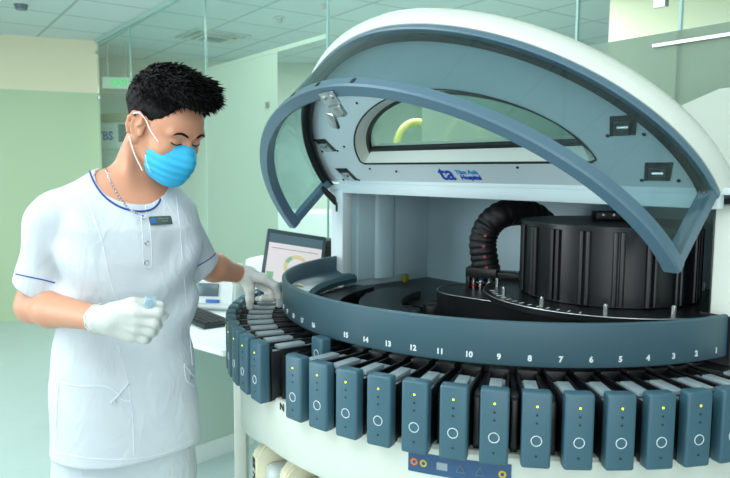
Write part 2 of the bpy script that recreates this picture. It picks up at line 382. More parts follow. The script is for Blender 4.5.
# ================================================================== ANALYSER
CX, CY = .404, 1.881; PHI = R(-49.3)
A = empty('slide_stainer', (CX, CY, 0), 0)          # drawers use azimuth measured in world axes
tag(A, 'large cream slide stainer with raised curved visor and a ring of numbered blue-grey drawers', 'laboratory analyser')
def add(name, bm, m, smooth=True, parent=None, angle=35, frame=False):
    o = finish(name, bm, m, A if parent is None else parent, smooth, angle)
    if frame: o.rotation_euler = (0, 0, PHI)      # built in hood frame: x = along hood, -y = towards the front
    return o
# --- hood frame helpers (x=u, y=-v)
TH = .744; HO = Vector((-.026, -.137, 1.411)); Wv = Vector((0, -math.sin(TH), math.cos(TH))); Gv = Vector((0, -math.cos(TH), -math.sin(TH)))
AA, BB, NN = .633, .499, 1.072
def arcpt(t, dr=0, s=0, k=1.0):
    c, sn = math.cos(t), math.sin(t)
    x = -(AA*k+dr)*math.copysign(abs(c)**NN, c); y = (BB*k+dr)*max(sn, 0)**NN
    return HO + Vector((x, 0, 0)) + Wv*y + Gv*s
def arcband(bm, prof, n=72, t0=0, t1=PI, mi=0, wob=0):
    """closed profile of (dr, s) swept along the hood arch"""
    rings = []
    for i in range(n+1):
        tt = t0 + (t1-t0)*i/n
        rings.append([arcpt(tt, dr, s) for dr, s in prof])
    loft(bm, rings, mi=mi)
# hood shell
bm = bmesh.new(); arcband(bm, [(-.012, -.004), (.002, -.004), (.010, -.016), (.014, -.036), (.008, -.052), (-.012, -.068), (-.10, -.098), (-.12, -.100), (-.12, -.092), (-.03, -.06), (-.012, -.046)])
add('hood_shell', bm, M['cream'], frame=True, angle=50)
# face plate with arched window opening
WU0, WW, WB, WH = -.002, .392, .083, .230
def winpt(t, dr=0, s=0):
    """closed outline of the window; t in 0..1"""
    n = 1.05
    if t < .72:
        a = PI*(t/.72); c, sn = math.cos(a), math.sin(a)
        x = -(WW+dr)*math.copysign(abs(c)**1.1, c); y = (WH+dr)*sn**1.1
        y -= dr*0
        return HO + Vector((WU0+x, 0, 0)) + Wv*(WB + max(y, 0)) + Gv*s if sn > .001 else HO + Vector((WU0+x, 0, 0)) + Wv*(WB-dr*.0) + Gv*s
    f = (t-.72)/.28; x = (WW+dr)*(1-2*f)
    return HO + Vector((WU0+x, 0, 0)) + Wv*(WB-dr) + Gv*s
def winloop(dr, s, n=100): return [winpt((i+.5)/n, dr, s) for i in range(n)]
def arcloop(dr, s, n=100):
    out = []
    for i in range(n):
        t = (i+.5)/n
        if t < .72: out.append(arcpt(PI*t/.72, dr, s))
        else:
            f = (t-.72)/.28; out.append(HO + Vector(((AA+dr)*(1-2*f), 0, 0)) + Gv*s)
    return out
bm = bmesh.new(); loft(bm, [arcloop(-.009, -.040), arcloop(-.009, -.010), winloop(.004, -.010), winloop(.004, -.040), arcloop(-.009, -.040)], caps=False)
add('hood_face', bm, M['face'], frame=True, angle=30)
# dark seam line round the window + sloping reveal + gasket + glass
bm = bmesh.new(); loft(bm, [winloop(.0045, -.0095), winloop(.0065, -.0085), winloop(.0025, -.0085), winloop(.0015, -.011), winloop(.0045, -.0095)], caps=False)
wr = bmesh.new(); loft(wr, [winloop(.0035, -.011), winloop(.0, -.011), winloop(-.022, -.036), winloop(-.024, -.070), winloop(.0035, -.070), winloop(.0035, -.011)], caps=False)
wro = add('window_reveal', wr, M['cream'], frame=True, angle=30)
so = finish('window_seam', bm, M['gasket'], wro)
gk = bmesh.new(); loft(gk, [winloop(-.021, -.0355), winloop(-.032, -.0355), winloop(-.034, -.046), winloop(-.024, -.046), winloop(-.021, -.0355)], caps=False); finish('window_gasket', gk, M['gasket'], wro)
gg = bmesh.new(); A1 = winloop(-.028, -.042); prism(gg, A1, Gv*-.004); finish('window_pane', gg, M['wing'], wro, False)
# screws + latch pockets on the face
def face_pt(u, w_, s=-.0095): return HO + Vector((u-HO.x, 0, 0)) + Wv*w_ + Gv*s
FR = Matrix((Vector((1, 0, 0)), Wv, -Gv*-1)).transposed().to_4x4()   # columns: u, W, G(outwards)
def face_T(u, w_, s=-.0095): return Matrix.Translation(face_pt(u, w_, s)) @ FR
for (u, w_, mir) in ((-.540, .158, 1), (-.535, .036, 1), (.462, .176, -1), (.497, .052, -1)):
    bm = bmesh.new(); T = face_T(u, w_)
    q = [(-.036*mir, .025), (.022*mir, .025), (.040*mir, -.025), (-.016*mir, -.025)]
    prism(bm, [T @ Vector((x, y, .0012)) for x, y in q], Gv*-.004)
    lp = add('latch_pocket', bm, M['gasket'], frame=True)
    bm = bmesh.new(); prism(bm, [T @ Vector((x*.62+.004*mir, y*.62-.005, .006)) for x, y in q], Gv*-.005)
    cyl(bm, T @ Vector((-.012, -.002, .004)), T @ Vector((.012, -.002, .004)), .006, seg=12); finish('latch_plate', bm, M['steel'], lp)
    for dx in (-.034, .044): bm = bmesh.new(); cyl(bm, T @ Vector((dx*mir, -.024, 0)), T @ Vector((dx*mir, -.024, .002)), .004, seg=10); finish('latch_screw', bm, M['gasket'], lp)
for (u, w_) in ((-.40, .06), (.15, .065), (-.27, .30), (-.45, .15), (-.29, .05)):
    bm = bmesh.new(); cyl(bm, face_pt(u, w_), face_pt(u, w_, -.007), .0035, seg=10); add('face_screw', bm, M['gasket'], frame=True)
# crease strip under the face (bend of the panel) and beam
bm = bmesh.new(); box(bm, (-.026, -.137+.015, 1.397), (1.262, .03, .030), .003); add('hood_beam', bm, M['face'], frame=True)
# logo on the face
bm = bmesh.new(); T = face_T(-.098, .0385, -.0088)
T = T @ Matrix.Rotation(0, 4, 'Z')
add_text(bm, 'ta', .070, T @ Matrix.Translation((0, .003, 0)), .0013, 0)
add_text(bm, 'Tâm Anh', .0205, T @ Matrix.Translation((.0365, .009, 0)), .0006, 1, 'LEFT')
add_text(bm, 'Hospital', .0205, T @ Matrix.Translation((.046, -.010, 0)), .0009, 0, 'LEFT')
o = finish('hospital_logo', bm, [M['logo'], M['logoc']], A, False); o.rotation_euler = (0, 0, PHI)
# visor: raised curved transparent cover with blue-grey frame
VL = .2102
bm = bmesh.new(); arcband(bm, [(-.034, VL-.030), (-.010, VL-.030), (.0, VL-.024), (.0, VL-.004), (-.004, VL), (-.030, VL), (-.034, VL-.004)])
vis = add('visor', bm, M['frame'], frame=True, angle=28)
bm = bmesh.new(); arcband(bm, [(-.020, -.003), (0, -.003), (.001, .002), (.001, .009), (-.003, .012), (-.020, .012)]); finish('visor_back_frame', bm, M['frame'], vis, angle=28)
bm = bmesh.new(); arcband(bm, [(-.038, .001), (-.012, .001), (-.012, .022), (-.018, .024), (-.022, .006), (-.038, .006)]); finish('visor_seal', bm, M['gasket'], vis, angle=28)
for tt, e in ((0.0, 1), (PI, -1)):
    bm = bmesh.new(); w_ = .055
    rings = []
    for i in range(9):
        t2 = tt + e*w_*i/8
        rings.append([arcpt(t2, -.030, .0), arcpt(t2, -.002, .0), arcpt(t2, -.002, VL-.001), arcpt(t2, -.030, VL-.001)])
    loft(bm, rings); finish('visor_side_bar', bm, M['frame'], vis, angle=28)
bm = bmesh.new(); arcband(bm, [(-.006, .012), (-.002, .012), (-.002, VL-.015), (-.006, VL-.015)], 90, .05, PI-.05); finish('visor_glass', bm, M['visor'], vis)
for tt in (1.31, 1.50, 1.72):
    bm = bmesh.new()
    q = [arcpt(tt-.007, .0005, VL-.019), arcpt(tt+.007, .0005, VL-.019), arcpt(tt+.007, .0005, VL-.006), arcpt(tt-.007, .0005, VL-.006)]
    prism(bm, q, (q[0]-arcpt(tt-.008, -.01, VL-.024)).normalized()*.0015)
    finish('frame_clip', bm, M['gasket'], vis, False)
# chrome latch on the front frame
bm = bmesh.new(); c0 = arcpt(1.56, -.03, VL+.001); tx = (arcpt(1.59, -.03, VL)-arcpt(1.53, -.03, VL)).normalized(); rn = (arcpt(1.56, 0, VL)-arcpt(1.56, -.05, VL)).normalized()
LT = Matrix((tx, rn, Gv)).transposed().to_4x4(); LT.translation = c0
box(bm, (0, .0, .003), (.052, .034, .005), .002, LT)
box(bm, (.010, -.030, .010), (.042, .030, .012), .004, LT)
box(bm, (-.006, -.056, .014), (.028, .044, .010), .005, LT @ Matrix.Rotation(R(-18), 4, 'Z'))
for dx in (-.014, .014): cyl(bm, LT @ Vector((dx, .004, .004)), LT @ Vector((dx, .004, .010)), .006, seg=14)
finish('visor_latch', bm, M['steel'], vis)
# gas strut end near left hinge
bm = bmesh.new(); cyl(bm, (-.635, -.18, 1.40), (-.615, -.125, 1.345), .009, .012); cyl(bm, (-.615, -.125, 1.345), (-.605, -.10, 1.33), .014); add('gas_strut', bm, M['rubber'], frame=True)

# housing: columns, side walls, back wall, top deck
bm = bmesh.new(); box(bm, (-.606, -.137+.02, 1.24), (.062, .04, .312), .003); add('left_column', bm, M['face'], frame=True)
bm = bmesh.new(); box(bm, (-.605, -.1405+.003, 1.335), (.008, .005, .03), .001); add('column_slot', bm, M['gasket'], frame=True)
bm = bmesh.new(); box(bm, (.667, .05, .70), (.176, .27, 1.38), .006); add('right_column', bm, M['cream'], frame=True)
bm = bmesh.new(); box(bm, (-.605, .075, 1.235), (.05, .40, .35), .002)
# rounded bulge on the left inner wall
rings = []
for i in range(13):
    a = PI*i/12; rings.append([( -.58+.022*math.sin(a)**.8, .052-.048*math.cos(a), z) for z in (1.085, 1.395)])
loft(bm, rings, closed_ring=False, caps=False)
box(bm, (-.578, .075+.0, 1.24), (.010, .145*2-.0, .31), .002)
add('left_inner_wall', bm, M['recess'], frame=True, angle=25)
bm = bmesh.new(); box(bm, (.03, .285, 1.10), (1.30, .02, .62), .002); add('back_wall', bm, M['recess'], frame=True)
bm = bmesh.new(); box(bm, (.03, .08, 1.418), (1.26, .43, .014), .002); add('top_deck', bm, M['face'], frame=True)
bm = bmesh.new(); box(bm, (.572, .06, 1.22), (.010, .24, .36), .001); add('right_inner_wall', bm, M['black'], frame=True)
# rear cover rising behind the hood
bm = bmesh.new(); prism(bm, [(-.10, .22, 1.425), (.05, .22, 1.50), (.25, .22, 1.585), (.45, .22, 1.66), (.60, .22, 1.665), (.74, .22, 1.50), (.755, .22, 1.425)], (0, .09, 0))
add('rear_cover', bm, M['cream'], frame=True, smooth=False)
# base cabinet
bm = bmesh.new(); box(bm, (.03, .10, .50), (1.30, .36, .98), .01); add('base_cabinet', bm, M['cream'], frame=True)
bm = bmesh.new(); arcsweep(bm, [(0.02, .02), (.72, .02), (.72, .09), (.02, .09)], R(-128), R(30), 60); add('base_plinth', bm, M['cream'])
bm = bmesh.new(); arcsweep(bm, [(0.02, .40), (.70, .40), (.70, .43), (.02, .43)], R(-128), R(30), 60); shelf = add('bottle_shelf', bm, M['deskg'])
bm = bmesh.new(); arcsweep(bm, [(.40, .08), (.42, .08), (.42, .93), (.40, .93)], R(-128), R(30), 60); add('inner_drum_wall', bm, M['deskg'])
# fascia with lower edge dropping at the left post
bm = bmesh.new(); rings = []
for i in range(81):
    a = R(-128 + (31+128)*i/80); ad = math.degrees(a)
    zb = .828 - .05*min(1, max(0, (-58-ad)/20)); zt = .955
    rings.append([(r*math.sin(a), -r*math.cos(a), z) for r, z in ((.716, zb), (.738, zb), (.744, zb+.01), (.744, zt-.006), (.738, zt), (.716, zt))])
loft(bm, rings); fascia = add('fascia', bm, M['cream'])
def pol(r, adeg, z): a = R(adeg); return Vector((r*math.sin(a), -r*math.cos(a), z))
for ad, w_ in ((-89, .055), (-127, .05), (30, .05)):
    bm = bmesh.new(); T = Matrix.Rotation(R(ad), 4, 'Z'); box(bm, (0, -.752 if ad < -80 and ad > -100 else -.738, .475), (w_, .035, .91), .004, T); add('corner_post', bm, M['cream'])
bm = bmesh.new(); T = Matrix.Rotation(R(-74), 4, 'Z'); box(bm, (0, -.69, .46), (.035, .012, .74), .002, T); cyl(bm, T @ Vector((.0, -.697, .775)), T @ Vector((0, -.70, .775)), .004); add('post_panel', bm, M['deskg'])
# sticker on the fascia
bm = bmesh.new()
def curved_patch(bm, a0, a1, z00, z01, z10, z11, r, th=.001, n=10, mi=0):
    rings = []
    for i in range(n+1):
        f = i/n; a = R(a0 + (a1-a0)*f); zb = z00+(z10-z00)*f; zt = z01+(z11-z01)*f
        rings.append([(rr*math.sin(a), -rr*math.cos(a), z) for rr, z in ((r, zb), (r+th, zb), (r+th, zt), (r, zt))])
    loft(bm, rings, mi=mi)
curved_patch(bm, -25.5, -11.0, .900, .938, .900, .938, .7442)
def on_fascia(adeg, z, r=.7456):
    return Matrix.Rotation(R(adeg), 4, 'Z') @ Matrix.Translation((0, -r, z)) @ Matrix.Rotation(PI/2, 4, 'X')
for ad, mi in ((-24.6, 3), (-23.2, 1), (-12.2, 1)):
    T = on_fascia(ad, .919); cyl(bm, T @ Vector((0, 0, 0)), T @ Vector((0, 0, .0005)), .0068, seg=20, mi=mi)
    cyl(bm, T @ Vector((0, 0, .0005)), T @ Vector((0, 0, .0008)), .0035, seg=16, mi=0)
T = on_fascia(-20.5, .919); box(bm, (0, 0, .0002), (.020, .014, .0006), 0, T, mi=2)
for ad in (-17.9, -15.2):
    T = on_fascia(ad, .919); tube(bm, [T @ Vector(v) for v in ((-.008, -.006, .0003), (.008, -.006, .0003), (0, .008, .0003))], .0007, 6, True, mi=2)
finish('warning_sticker', bm, [M['sticker'], M['yellow'], M['tray'], M['orange']], fascia, False)
bm = bmesh.new(); add_text(bm, 'N /', .024, on_fascia(-50.6, .9455), .0003); finish('fascia_letters', bm, M['ink'], fascia, False)

# guard band
R1 = .632; NUM0 = 28.3; STEP = 5.209
def num_az(k):     # k = 1..30
    return NUM0 - STEP*(k-1) if k <= 15 else NUM0 - STEP*14 - 10.9 - STEP*(k-16)
BZ0, BZ1 = 1.085, 1.170
bm = bmesh.new(); arcsweep(bm, [(R1-.010, BZ0), (R1-.002, BZ0-.001), (R1, BZ0+.003), (R1, BZ1-.003), (R1-.003, BZ1), (R1-.009, BZ1), (R1-.012, BZ1-.004)], R(-129), R(31.4), 110)
band = add('guard_band', bm, M['band'], angle=40)
for k in range(1, 31):
    bm = bmesh.new(); a = num_az(k)
    def fn(co, a=a):
        ang = R(a) + co.x/R1; return Vector(((R1+.0003+co.z)*math.sin(ang), -(R1+.0003+co.z)*math.cos(ang), 1.1005+co.y))
    add_text(bm, str(k), .0155, None, .0006, fn=fn); finish('position_number', bm, M['white'], band, False)
bm = bmesh.new(); arcsweep(bm, [(.56, 1.105), (.625, 1.125), (.625, 1.118), (.56, 1.095)], R(-129), R(-70), 50); arcsweep(bm, [(.552, 1.10), (.562, 1.112), (.566, 1.10), (.556, 1.085)], R(-129), R(-60), 50)
finish('inner_ledge', bm, M['band'], band)
bm = bmesh.new(); T = Matrix.Translation(pol(.60, -98, 1.1195)) @ Matrix.Rotation(R(-98), 4, 'Z') @ Matrix.Rotation(R(-17), 4, 'X')
prism(bm, [T @ Vector((-.016, -.008, 0)), T @ Vector((.016, -.008, 0)), T @ Vector((0, .014, 0))], T.to_3x3() @ Vector((0, 0, .001))); finish('warning_triangle', bm, M['yellow'], band, False)
bm = bmesh.new(); arcsweep(bm, [(R1-.06, BZ0-.02), (R1+.006, BZ0-.02), (R1+.006, BZ1-.005), (R1-.06, BZ1-.005)], R(31.4), R(32.0), 2); finish('band_end', bm, M['gasket'], band, False)

# drawer ring
def make_drawer():
    """drawer whose front faces -y, radial distance measured along -y"""
    bm = bmesh.new()
    for sx in (-.0195, .0195): box(bm, (sx, -.645, 1.010), (.003, .18, .11), .001)
    box(bm, (0, -.645, .958), (.040, .18, .006), .001); box(bm, (0, -.737, 1.012), (.036, .012, .12), .002)
    box(bm, (0, -.57, 1.03), (.040, .03, .085), .002)
    for sx in (-.0185, .0185): box(bm, (sx, -.625, 1.064), (.005, .16, .006), .001)
    d = finish('slide_drawer', bm, M['black'], None)
    bm = bmesh.new(); box(bm, (0, -.753, 1.0205), (.0495, .026, .134), .005, seg=3); finish('drawer_front', bm, M['blue'], d)
    bm = bmesh.new(); box(bm, (-.002, -.678, 1.068), (.0235, .066, .008), .0015); box(bm, (0, -.672, 1.055), (.028, .12, .010), .001); finish('slide_tray', bm, M['tray'], d)
    bm = bmesh.new(); cyl(bm, (0, -.7655, 1.063), (0, -.7670, 1.063), .0021, .0015, 12); finish('status_light', bm, M['led'], d)
    bm = bmesh.new(); tube(bm, [(.0088*math.cos(2*PI*i/28), -.7663, 1.003+.0088*math.sin(2*PI*i/28)) for i in range(28)], .0007, 6, True); finish('button_ring', bm, M['white'], d)
    bm = bmesh.new()
    for z in (1.048, 1.034, .976): cyl(bm, (0, -.7657, z), (0, -.7665, z), .0022, seg=12)
    finish('indicator_dots', bm, M['dot'], d)
    return d
proto = make_drawer()
for o_ in [proto] + list(proto.children):
    for v in o_.data.vertices: v.co.y -= .0137; v.co.z -= .005
for k in range(1, 31):
    if k == 1: d = proto
    else:
        d = proto.copy(); COL.objects.link(d)
        for ch in list(proto.children):
            c = ch.copy(); COL.objects.link(c); c.parent = d
    d.parent = A; d.rotation_euler = (0, 0, R(num_az(k)))
# short pushed-in drawer in the gap
bm = bmesh.new(); T = Matrix.Rotation(R(-49.6), 4, 'Z')
box(bm, (0, -.655, 1.03), (.040, .026, .12), .004, T, 3); sd = add('inner_drawer_front', bm, M['blue'])
bm = bmesh.new(); tube(bm, [T @ Vector((.008*math.cos(2*PI*i/28), -.6685, 1.055+.008*math.sin(2*PI*i/28))) for i in range(28)], .0007, 6, True); finish('button_ring', bm, M['white'], sd)
bm = bmesh.new(); arcsweep(bm, [(.48, .94), (.70, .94), (.70, .955), (.56, .955), (.555, 1.078), (.48, 1.078)], R(-129), R(31), 90); add('drawer_housing', bm, M['black'])
bm = bmesh.new()
for k in range(0, 32):
    a = num_az(k) + (STEP/2 if k <= 15 else STEP/2)
    T = Matrix.Rotation(R(a), 4, 'Z'); box(bm, (0, -.65, 1.0), (.012, .16, .10), .002, T)
    box(bm, (0.0, -.70, 1.045), (.016, .03, .02), .004, T)
add('drawer_guides', bm, M['black'])

# interior floor and mechanisms
bm = bmesh.new(); arcsweep(bm, [(.01, 1.0), (.56, 1.0), (.56, 1.03), (.01, 1.03)], R(-180), R(180), 90); box(bm, (.03, .07, 1.028), (1.325, .43, .07), .002, Matrix.Rotation(PHI, 4, 'Z')); add('interior_deck', bm, M['black'])
bm = bmesh.new()
random.seed(3)
for i in range(26):
    a = random.uniform(-125, 10); r = random.uniform(.20, .50); T = Matrix.Rotation(R(a), 4, 'Z')
    box(bm, (0, -r, 1.04+random.uniform(0, .02)), (random.uniform(.02, .09), random.uniform(.02, .07), random.uniform(.02, .06)), .003, T)
arcsweep(bm, [(.30, 1.03), (.42, 1.03), (.42, 1.085), (.30, 1.085)], R(-130), R(-40), 40)
add('slide_carousel', bm, M['black'])
bm = bmesh.new(); box(bm, (-.555, .135, 1.075), (.018, .02, .03), .003); add('yellow_bracket', bm, M['brass'], frame=True)
bm = bmesh.new(); cyl(bm, pol(.50, -118, 1.03), pol(.50, -118, 1.075), .004); box(bm, (-.40, -.10, 1.075), (.03, .02, .015), .002, Matrix.Rotation(PHI, 4, 'Z'))
add('steel_fittings', bm, M['steel'])
# reagent drum
def loc(px, py, Y): p = at(px, py, Y); return Vector((p.x-CX, p.y-CY, p.z))
DC = Vector((.585-CX, 1.62-CY, 0)); DR = .205; DZ = 1.338
bm = bmesh.new(); cyl(bm, (DC.x, DC.y, 1.165), (DC.x, DC.y, DZ-.010), DR-.006, seg=72); cyl(bm, (DC.x, DC.y, DZ-.010), (DC.x, DC.y, DZ), DR, seg=72)
dr = add('reagent_drum', bm, M['drum'], angle=30)
bm = bmesh.new()
for k in range(18):
    a = 2*PI*k/18 + .12
    for da in (-.035, .035):
        x, y = DC.x + (DR-.003)*math.sin(a+da), DC.y - (DR-.003)*math.cos(a+da); cyl(bm, (x, y, 1.168), (x, y, DZ-.011), .0055, seg=10)
finish('drum_ribs', bm, M['drum'], dr)
bm = bmesh.new(); box(bm, (DC.x+.02, DC.y+.02, DZ+.012), (.10, .04, .022), .003)
for dx in (-.015, .01, .035): cyl(bm, (DC.x+dx, DC.y-.001, DZ+.015), (DC.x+dx, DC.y-.004, DZ+.015), .003, mi=1)
finish('drum_lid_block', bm, [M['black'], M['steel']], dr)
bm = bmesh.new(); cyl(bm, (DC.x, DC.y, 1.150), (DC.x, DC.y, 1.163), .292, seg=96); ds = add('rotor_disc', bm, M['drum'], angle=30)
bm = bmesh.new(); tube(bm, [(DC.x+.292*math.cos(2*PI*i/96), DC.y+.292*math.sin(2*PI*i/96), 1.1625) for i in range(96)], .0012, 6, True); finish('disc_rim', bm, M['steel'], ds)
for k in range(12):
    bm = bmesh.new(); a = 2*PI*k/12 + .18; x, y = DC.x+.262*math.sin(a), DC.y-.262*math.cos(a)
    cyl(bm, (x, y, 1.163), (x, y, 1.181), .0052, seg=14); cyl(bm, (x, y, 1.181), (x, y, 1.184), .0048, .003, 14); finish('disc_pin', bm, M['steel'], ds)
bm = bmesh.new()
for k in range(14):
    a = R(-95+k*5); box(bm, (0, 0, 0), (.003, .012, .0006), 0, Matrix.Translation((DC.x+.272*math.sin(a), DC.y-.272*math.cos(a), 1.1636)) @ Matrix.Rotation(a, 4, 'Z'))
finish('disc_scale', bm, M['white'], ds, False)
# arm plate under the hose
AP = at(487, 305, 1.80); AP = Vector((AP.x-CX, AP.y-CY, 0))
bm = bmesh.new(); pts = []
a_ = Vector((AP.x-.03, AP.y, 0)); b_ = Vector((DC.x-.05, DC.y-.03, 0)); d_ = (b_-a_).normalized(); n_ = Vector((-d_.y, d_.x, 0))
for i in range(17): a = PI/2 + PI*i/16; pts.append(a_ + (d_*math.cos(a) + n_*math.sin(a))*.105)
for i in range(17): a = -PI/2 + PI*i/16; pts.append(b_ + (d_*math.cos(a) + n_*math.sin(a))*.105)
prism(bm, [p+Vector((0, 0, 1.06)) for p in pts], (0, 0, .075)); ap = add('arm_plate', bm, M['black'], smooth=False)
bm = bmesh.new(); tube(bm, [p+Vector((0, 0, 1.1355)) for p in pts], .0011, 6, True); finish('plate_rim', bm, M['steel'], ap)
# hose support block
HB = at(483, 272, 1.86); HB = Vector((HB.x-CX, HB.y-CY, 0))
T = Matrix.Translation((HB.x, HB.y, 0)) @ Matrix.Rotation(R(-20), 4, 'Z')
bm = bmesh.new(); box(bm, (.0, 0, 1.178), (.085, .07, .028), .003, T); box(bm, (-.036, 0, 1.15), (.01, .07, .04), .002, T); box(bm, (.07, 0, 1.172), (.10, .05, .02), .003, T); box(bm, (.02, .03, 1.15), (.10, .012, .05), .002, T); hb = add('hose_mount', bm, M['black'])
bm = bmesh.new()
for k, dx in enumerate((-.022, -.002, .022, .046)):
    for j in range(3): cyl(bm, T @ Vector((dx, -.02, 1.140+j*.009)), T @ Vector((dx, -.02, 1.145+j*.009)), .011 if j % 2 else .008, seg=16, mi=(0, 0, 1)[j] if k % 2 else (2, 0, 0)[j])
    cyl(bm, T @ Vector((dx, -.02, 1.13)), T @ Vector((dx, -.02, 1.17)), .005, seg=12)
finish('fluid_fittings', bm, [M['chrome'], M['bluec'], M['red']], hb)
# corrugated hose
hp = [loc(487, 272, 1.86), loc(484, 256, 1.865), loc(483, 240, 1.87), loc(489, 225, 1.87), loc(501, 215, 1.86), loc(517, 212, 1.90), loc(535, 216, 1.95), loc(552, 232, 1.98)]
def cat(P, n):
    out = []; P = [P[0]*2-P[1]] + P + [P[-1]*2-P[-2]]
    for i in range(1, len(P)-2):
        for k in range(n):
            t = k/n; a, b, c, d = P[i-1], P[i], P[i+1], P[i+2]
            out.append(.5*((2*b) + (c-a)*t + (2*a-5*b+4*c-d)*t*t + (-a+3*b-3*c+d)*t**3))
    return out + [P[-2]]
hp2 = cat(hp, 20)
bm = bmesh.new(); tube(bm, hp2, lambda f: .0345 + .004*abs(math.sin(f*PI*19))**.6, 20); hose = add('corrugated_hose', bm, M['rubber'], angle=60)
bm = bmesh.new()
for k in range(4): p = hp2[8+k*13]; cyl(bm, p+Vector((-.004, -.030, 0)), p+Vector((-.005, -.040, 0)), .004, seg=10)
finish('hose_cable', bm, M['red'], hose)
bm = bmesh.new(); tube(bm, cat([loc(561, 216, 2.1), loc(560, 207, 2.12), loc(563, 200, 2.12)], 8), .002, 6); add('red_wire', bm, M['red'])

# reagent bottles in the lower bay
for k, (px, Y, txt, lab) in enumerate(((266, 1.60, 'EZ Prep', 'natural plastic flat bottle marked EZ Prep beside the left cabinet post'), (294, 1.50, 'LN', 'natural plastic flat bottle standing second from the left cabinet post'), (326, 1.42, '', 'natural plastic flat bottle standing third from the left cabinet post, mostly hidden'))):
    p = at(px, 450, Y); az = math.atan2(p.x-CX, CY-p.y)
    t = empty('reagent_bottle', (p.x, p.y, .43), az); tag(t, lab, 'reagent bottle', 'reagent bottles in the lower bay')
    zt = .365; y0 = -.03
    bm = bmesh.new(); pr = [(y0, 0), (y0, zt-.03), (y0+.03, zt), (y0+.075, zt), (y0+.09, zt-.02), (y0+.20, zt-.02), (y0+.20, 0)]
    prism(bm, [(-.018, y, z) for y, z in pr], (.036, 0, 0)); bmesh.ops.bevel(bm, geom=bm.edges[:], offset=.005, segments=2, affect='EDGES'); finish('bottle_body', bm, M['jerry'], t)
    bm = bmesh.new(); box(bm, (.042, .07, .16), (.05, .16, .32), .018, seg=3); finish('bottle_tank', bm, M['jerryw'], t)
    if txt:
        bm = bmesh.new(); add_text(bm, txt, .026, Matrix.Translation((0, y0-.0008, .285)) @ Matrix.Rotation(PI/2, 4, 'X') @ Matrix.Rotation(-PI/2, 4, 'Z'), .0006); finish('bottle_label', bm, M['ink'], t, False)

# ================================================================== DESK AND THINGS ON IT
dk = empty('white_desk', (-.56, 2.60, 0), R(-38)); tag(dk, 'white desk with pale green drawer side behind the man, beside the analyser', 'desk')
bm = bmesh.new(); prism(bm, [(-.72, .03, .725), (.0, .0, .725), (.55, .90, .725), (-.72, 1.2, .725)], (0, 0, .027)); bmesh.ops.bevel(bm, geom=bm.edges[:], offset=.004, segments=2, affect='EDGES'); 
finish('desk_top', bm, M['desk'], dk)
DW = Matrix.Rotation(R(38), 4, 'Z') @ Matrix.Translation((.56, -2.60, 0))
def dline(a, b, z0, z1, th):
    bm = bmesh.new(); a = Vector((a[0], a[1], 0)); b = Vector((b[0], b[1], 0)); n = Vector((-(b-a).y, (b-a).x, 0)).normalized()*th
    prism(bm, [DW @ (a+Vector((0, 0, z0))), DW @ (b+Vector((0, 0, z0))), DW @ (b+Vector((0, 0, z1))), DW @ (a+Vector((0, 0, z1)))], DW.to_3x3() @ n); return bm
finish('back_panel', dline((-1.05, 3.02), (-.60, 3.52), .08, .72, .03), M['deskg'], dk, False)
finish('foot_rail', dline((-1.06, 2.99), (-.585, 3.50), .0, .085, .07), M['desk'], dk, False)
for x, y in ((-.68, .06), (-.68, 1.0), (.42, .86)):
    bm = bmesh.new(); box(bm, (x, y, .36), (.04, .04, .72), .004); finish('leg', bm, M['desk'], dk)
DZT = .752
# keyboard
ka, kb = atz(186, 310, DZT), atz(230, 328, DZT); p = (ka+kb)/2; t = empty('keyboard', (p.x-.02, p.y-.03, DZT), math.atan2((kb-ka).y, (kb-ka).x)); tag(t, 'black computer keyboard on the white desk beside the man\'s elbow', 'keyboard')
bm = bmesh.new(); box(bm, (0, 0, .011), (.40, .15, .020), .005); finish('keyboard_base', bm, M['key'], t)
bm = bmesh.new()
for i in range(18):
    for j in range(5): box(bm, (-.18+i*.0212, -.055+j*.026, .024), (.017, .021, .008), .002, seg=1)
finish('keys', bm, M['black'], t)
# white bench analyser / printer
p = at(222, 286, 3.44); t = empty('label_printer', (p.x, p.y, DZT), R(-8)); tag(t, 'small white desktop device with dark screen and blue badge behind the gloved wrist', 'printer')
bm = bmesh.new(); prism(bm, [(-.10, -.09, 0), (-.10, -.11, .03), (-.10, -.075, .16), (-.10, -.02, .19), (-.10, .12, .19), (-.10, .12, 0)], (.20, 0, 0)); bmesh.ops.bevel(bm, geom=bm.edges[:], offset=.012, segments=3, affect='EDGES'); finish('printer_body', bm, M['device'], t)
T = Matrix.Translation((-.02, -.096, .095)) @ Matrix.Rotation(R(-15), 4, 'X')
bm = bmesh.new(); box(bm, (-.02, .0, .012), (.11, .012, .065), .003, T); finish('printer_screen', bm, M['dscreen'], t)
bm = bmesh.new(); box(bm, (.01, -.003, -.045), (.07, .01, .018), .003, T); finish('printer_badge', bm, M['dblue'], t)
p = at(268, 262, 3.40); bm = bmesh.new(); box(bm, (0, 0, .13), (.20, .17, .26), .02); o = finish('white_device', bm, M['device'], None); o.location = (p.x, p.y+.05, DZT); o.rotation_euler = (0, 0, R(-20)); tag(o, 'rounded white box standing on the desk just behind the monitor', 'desk device')
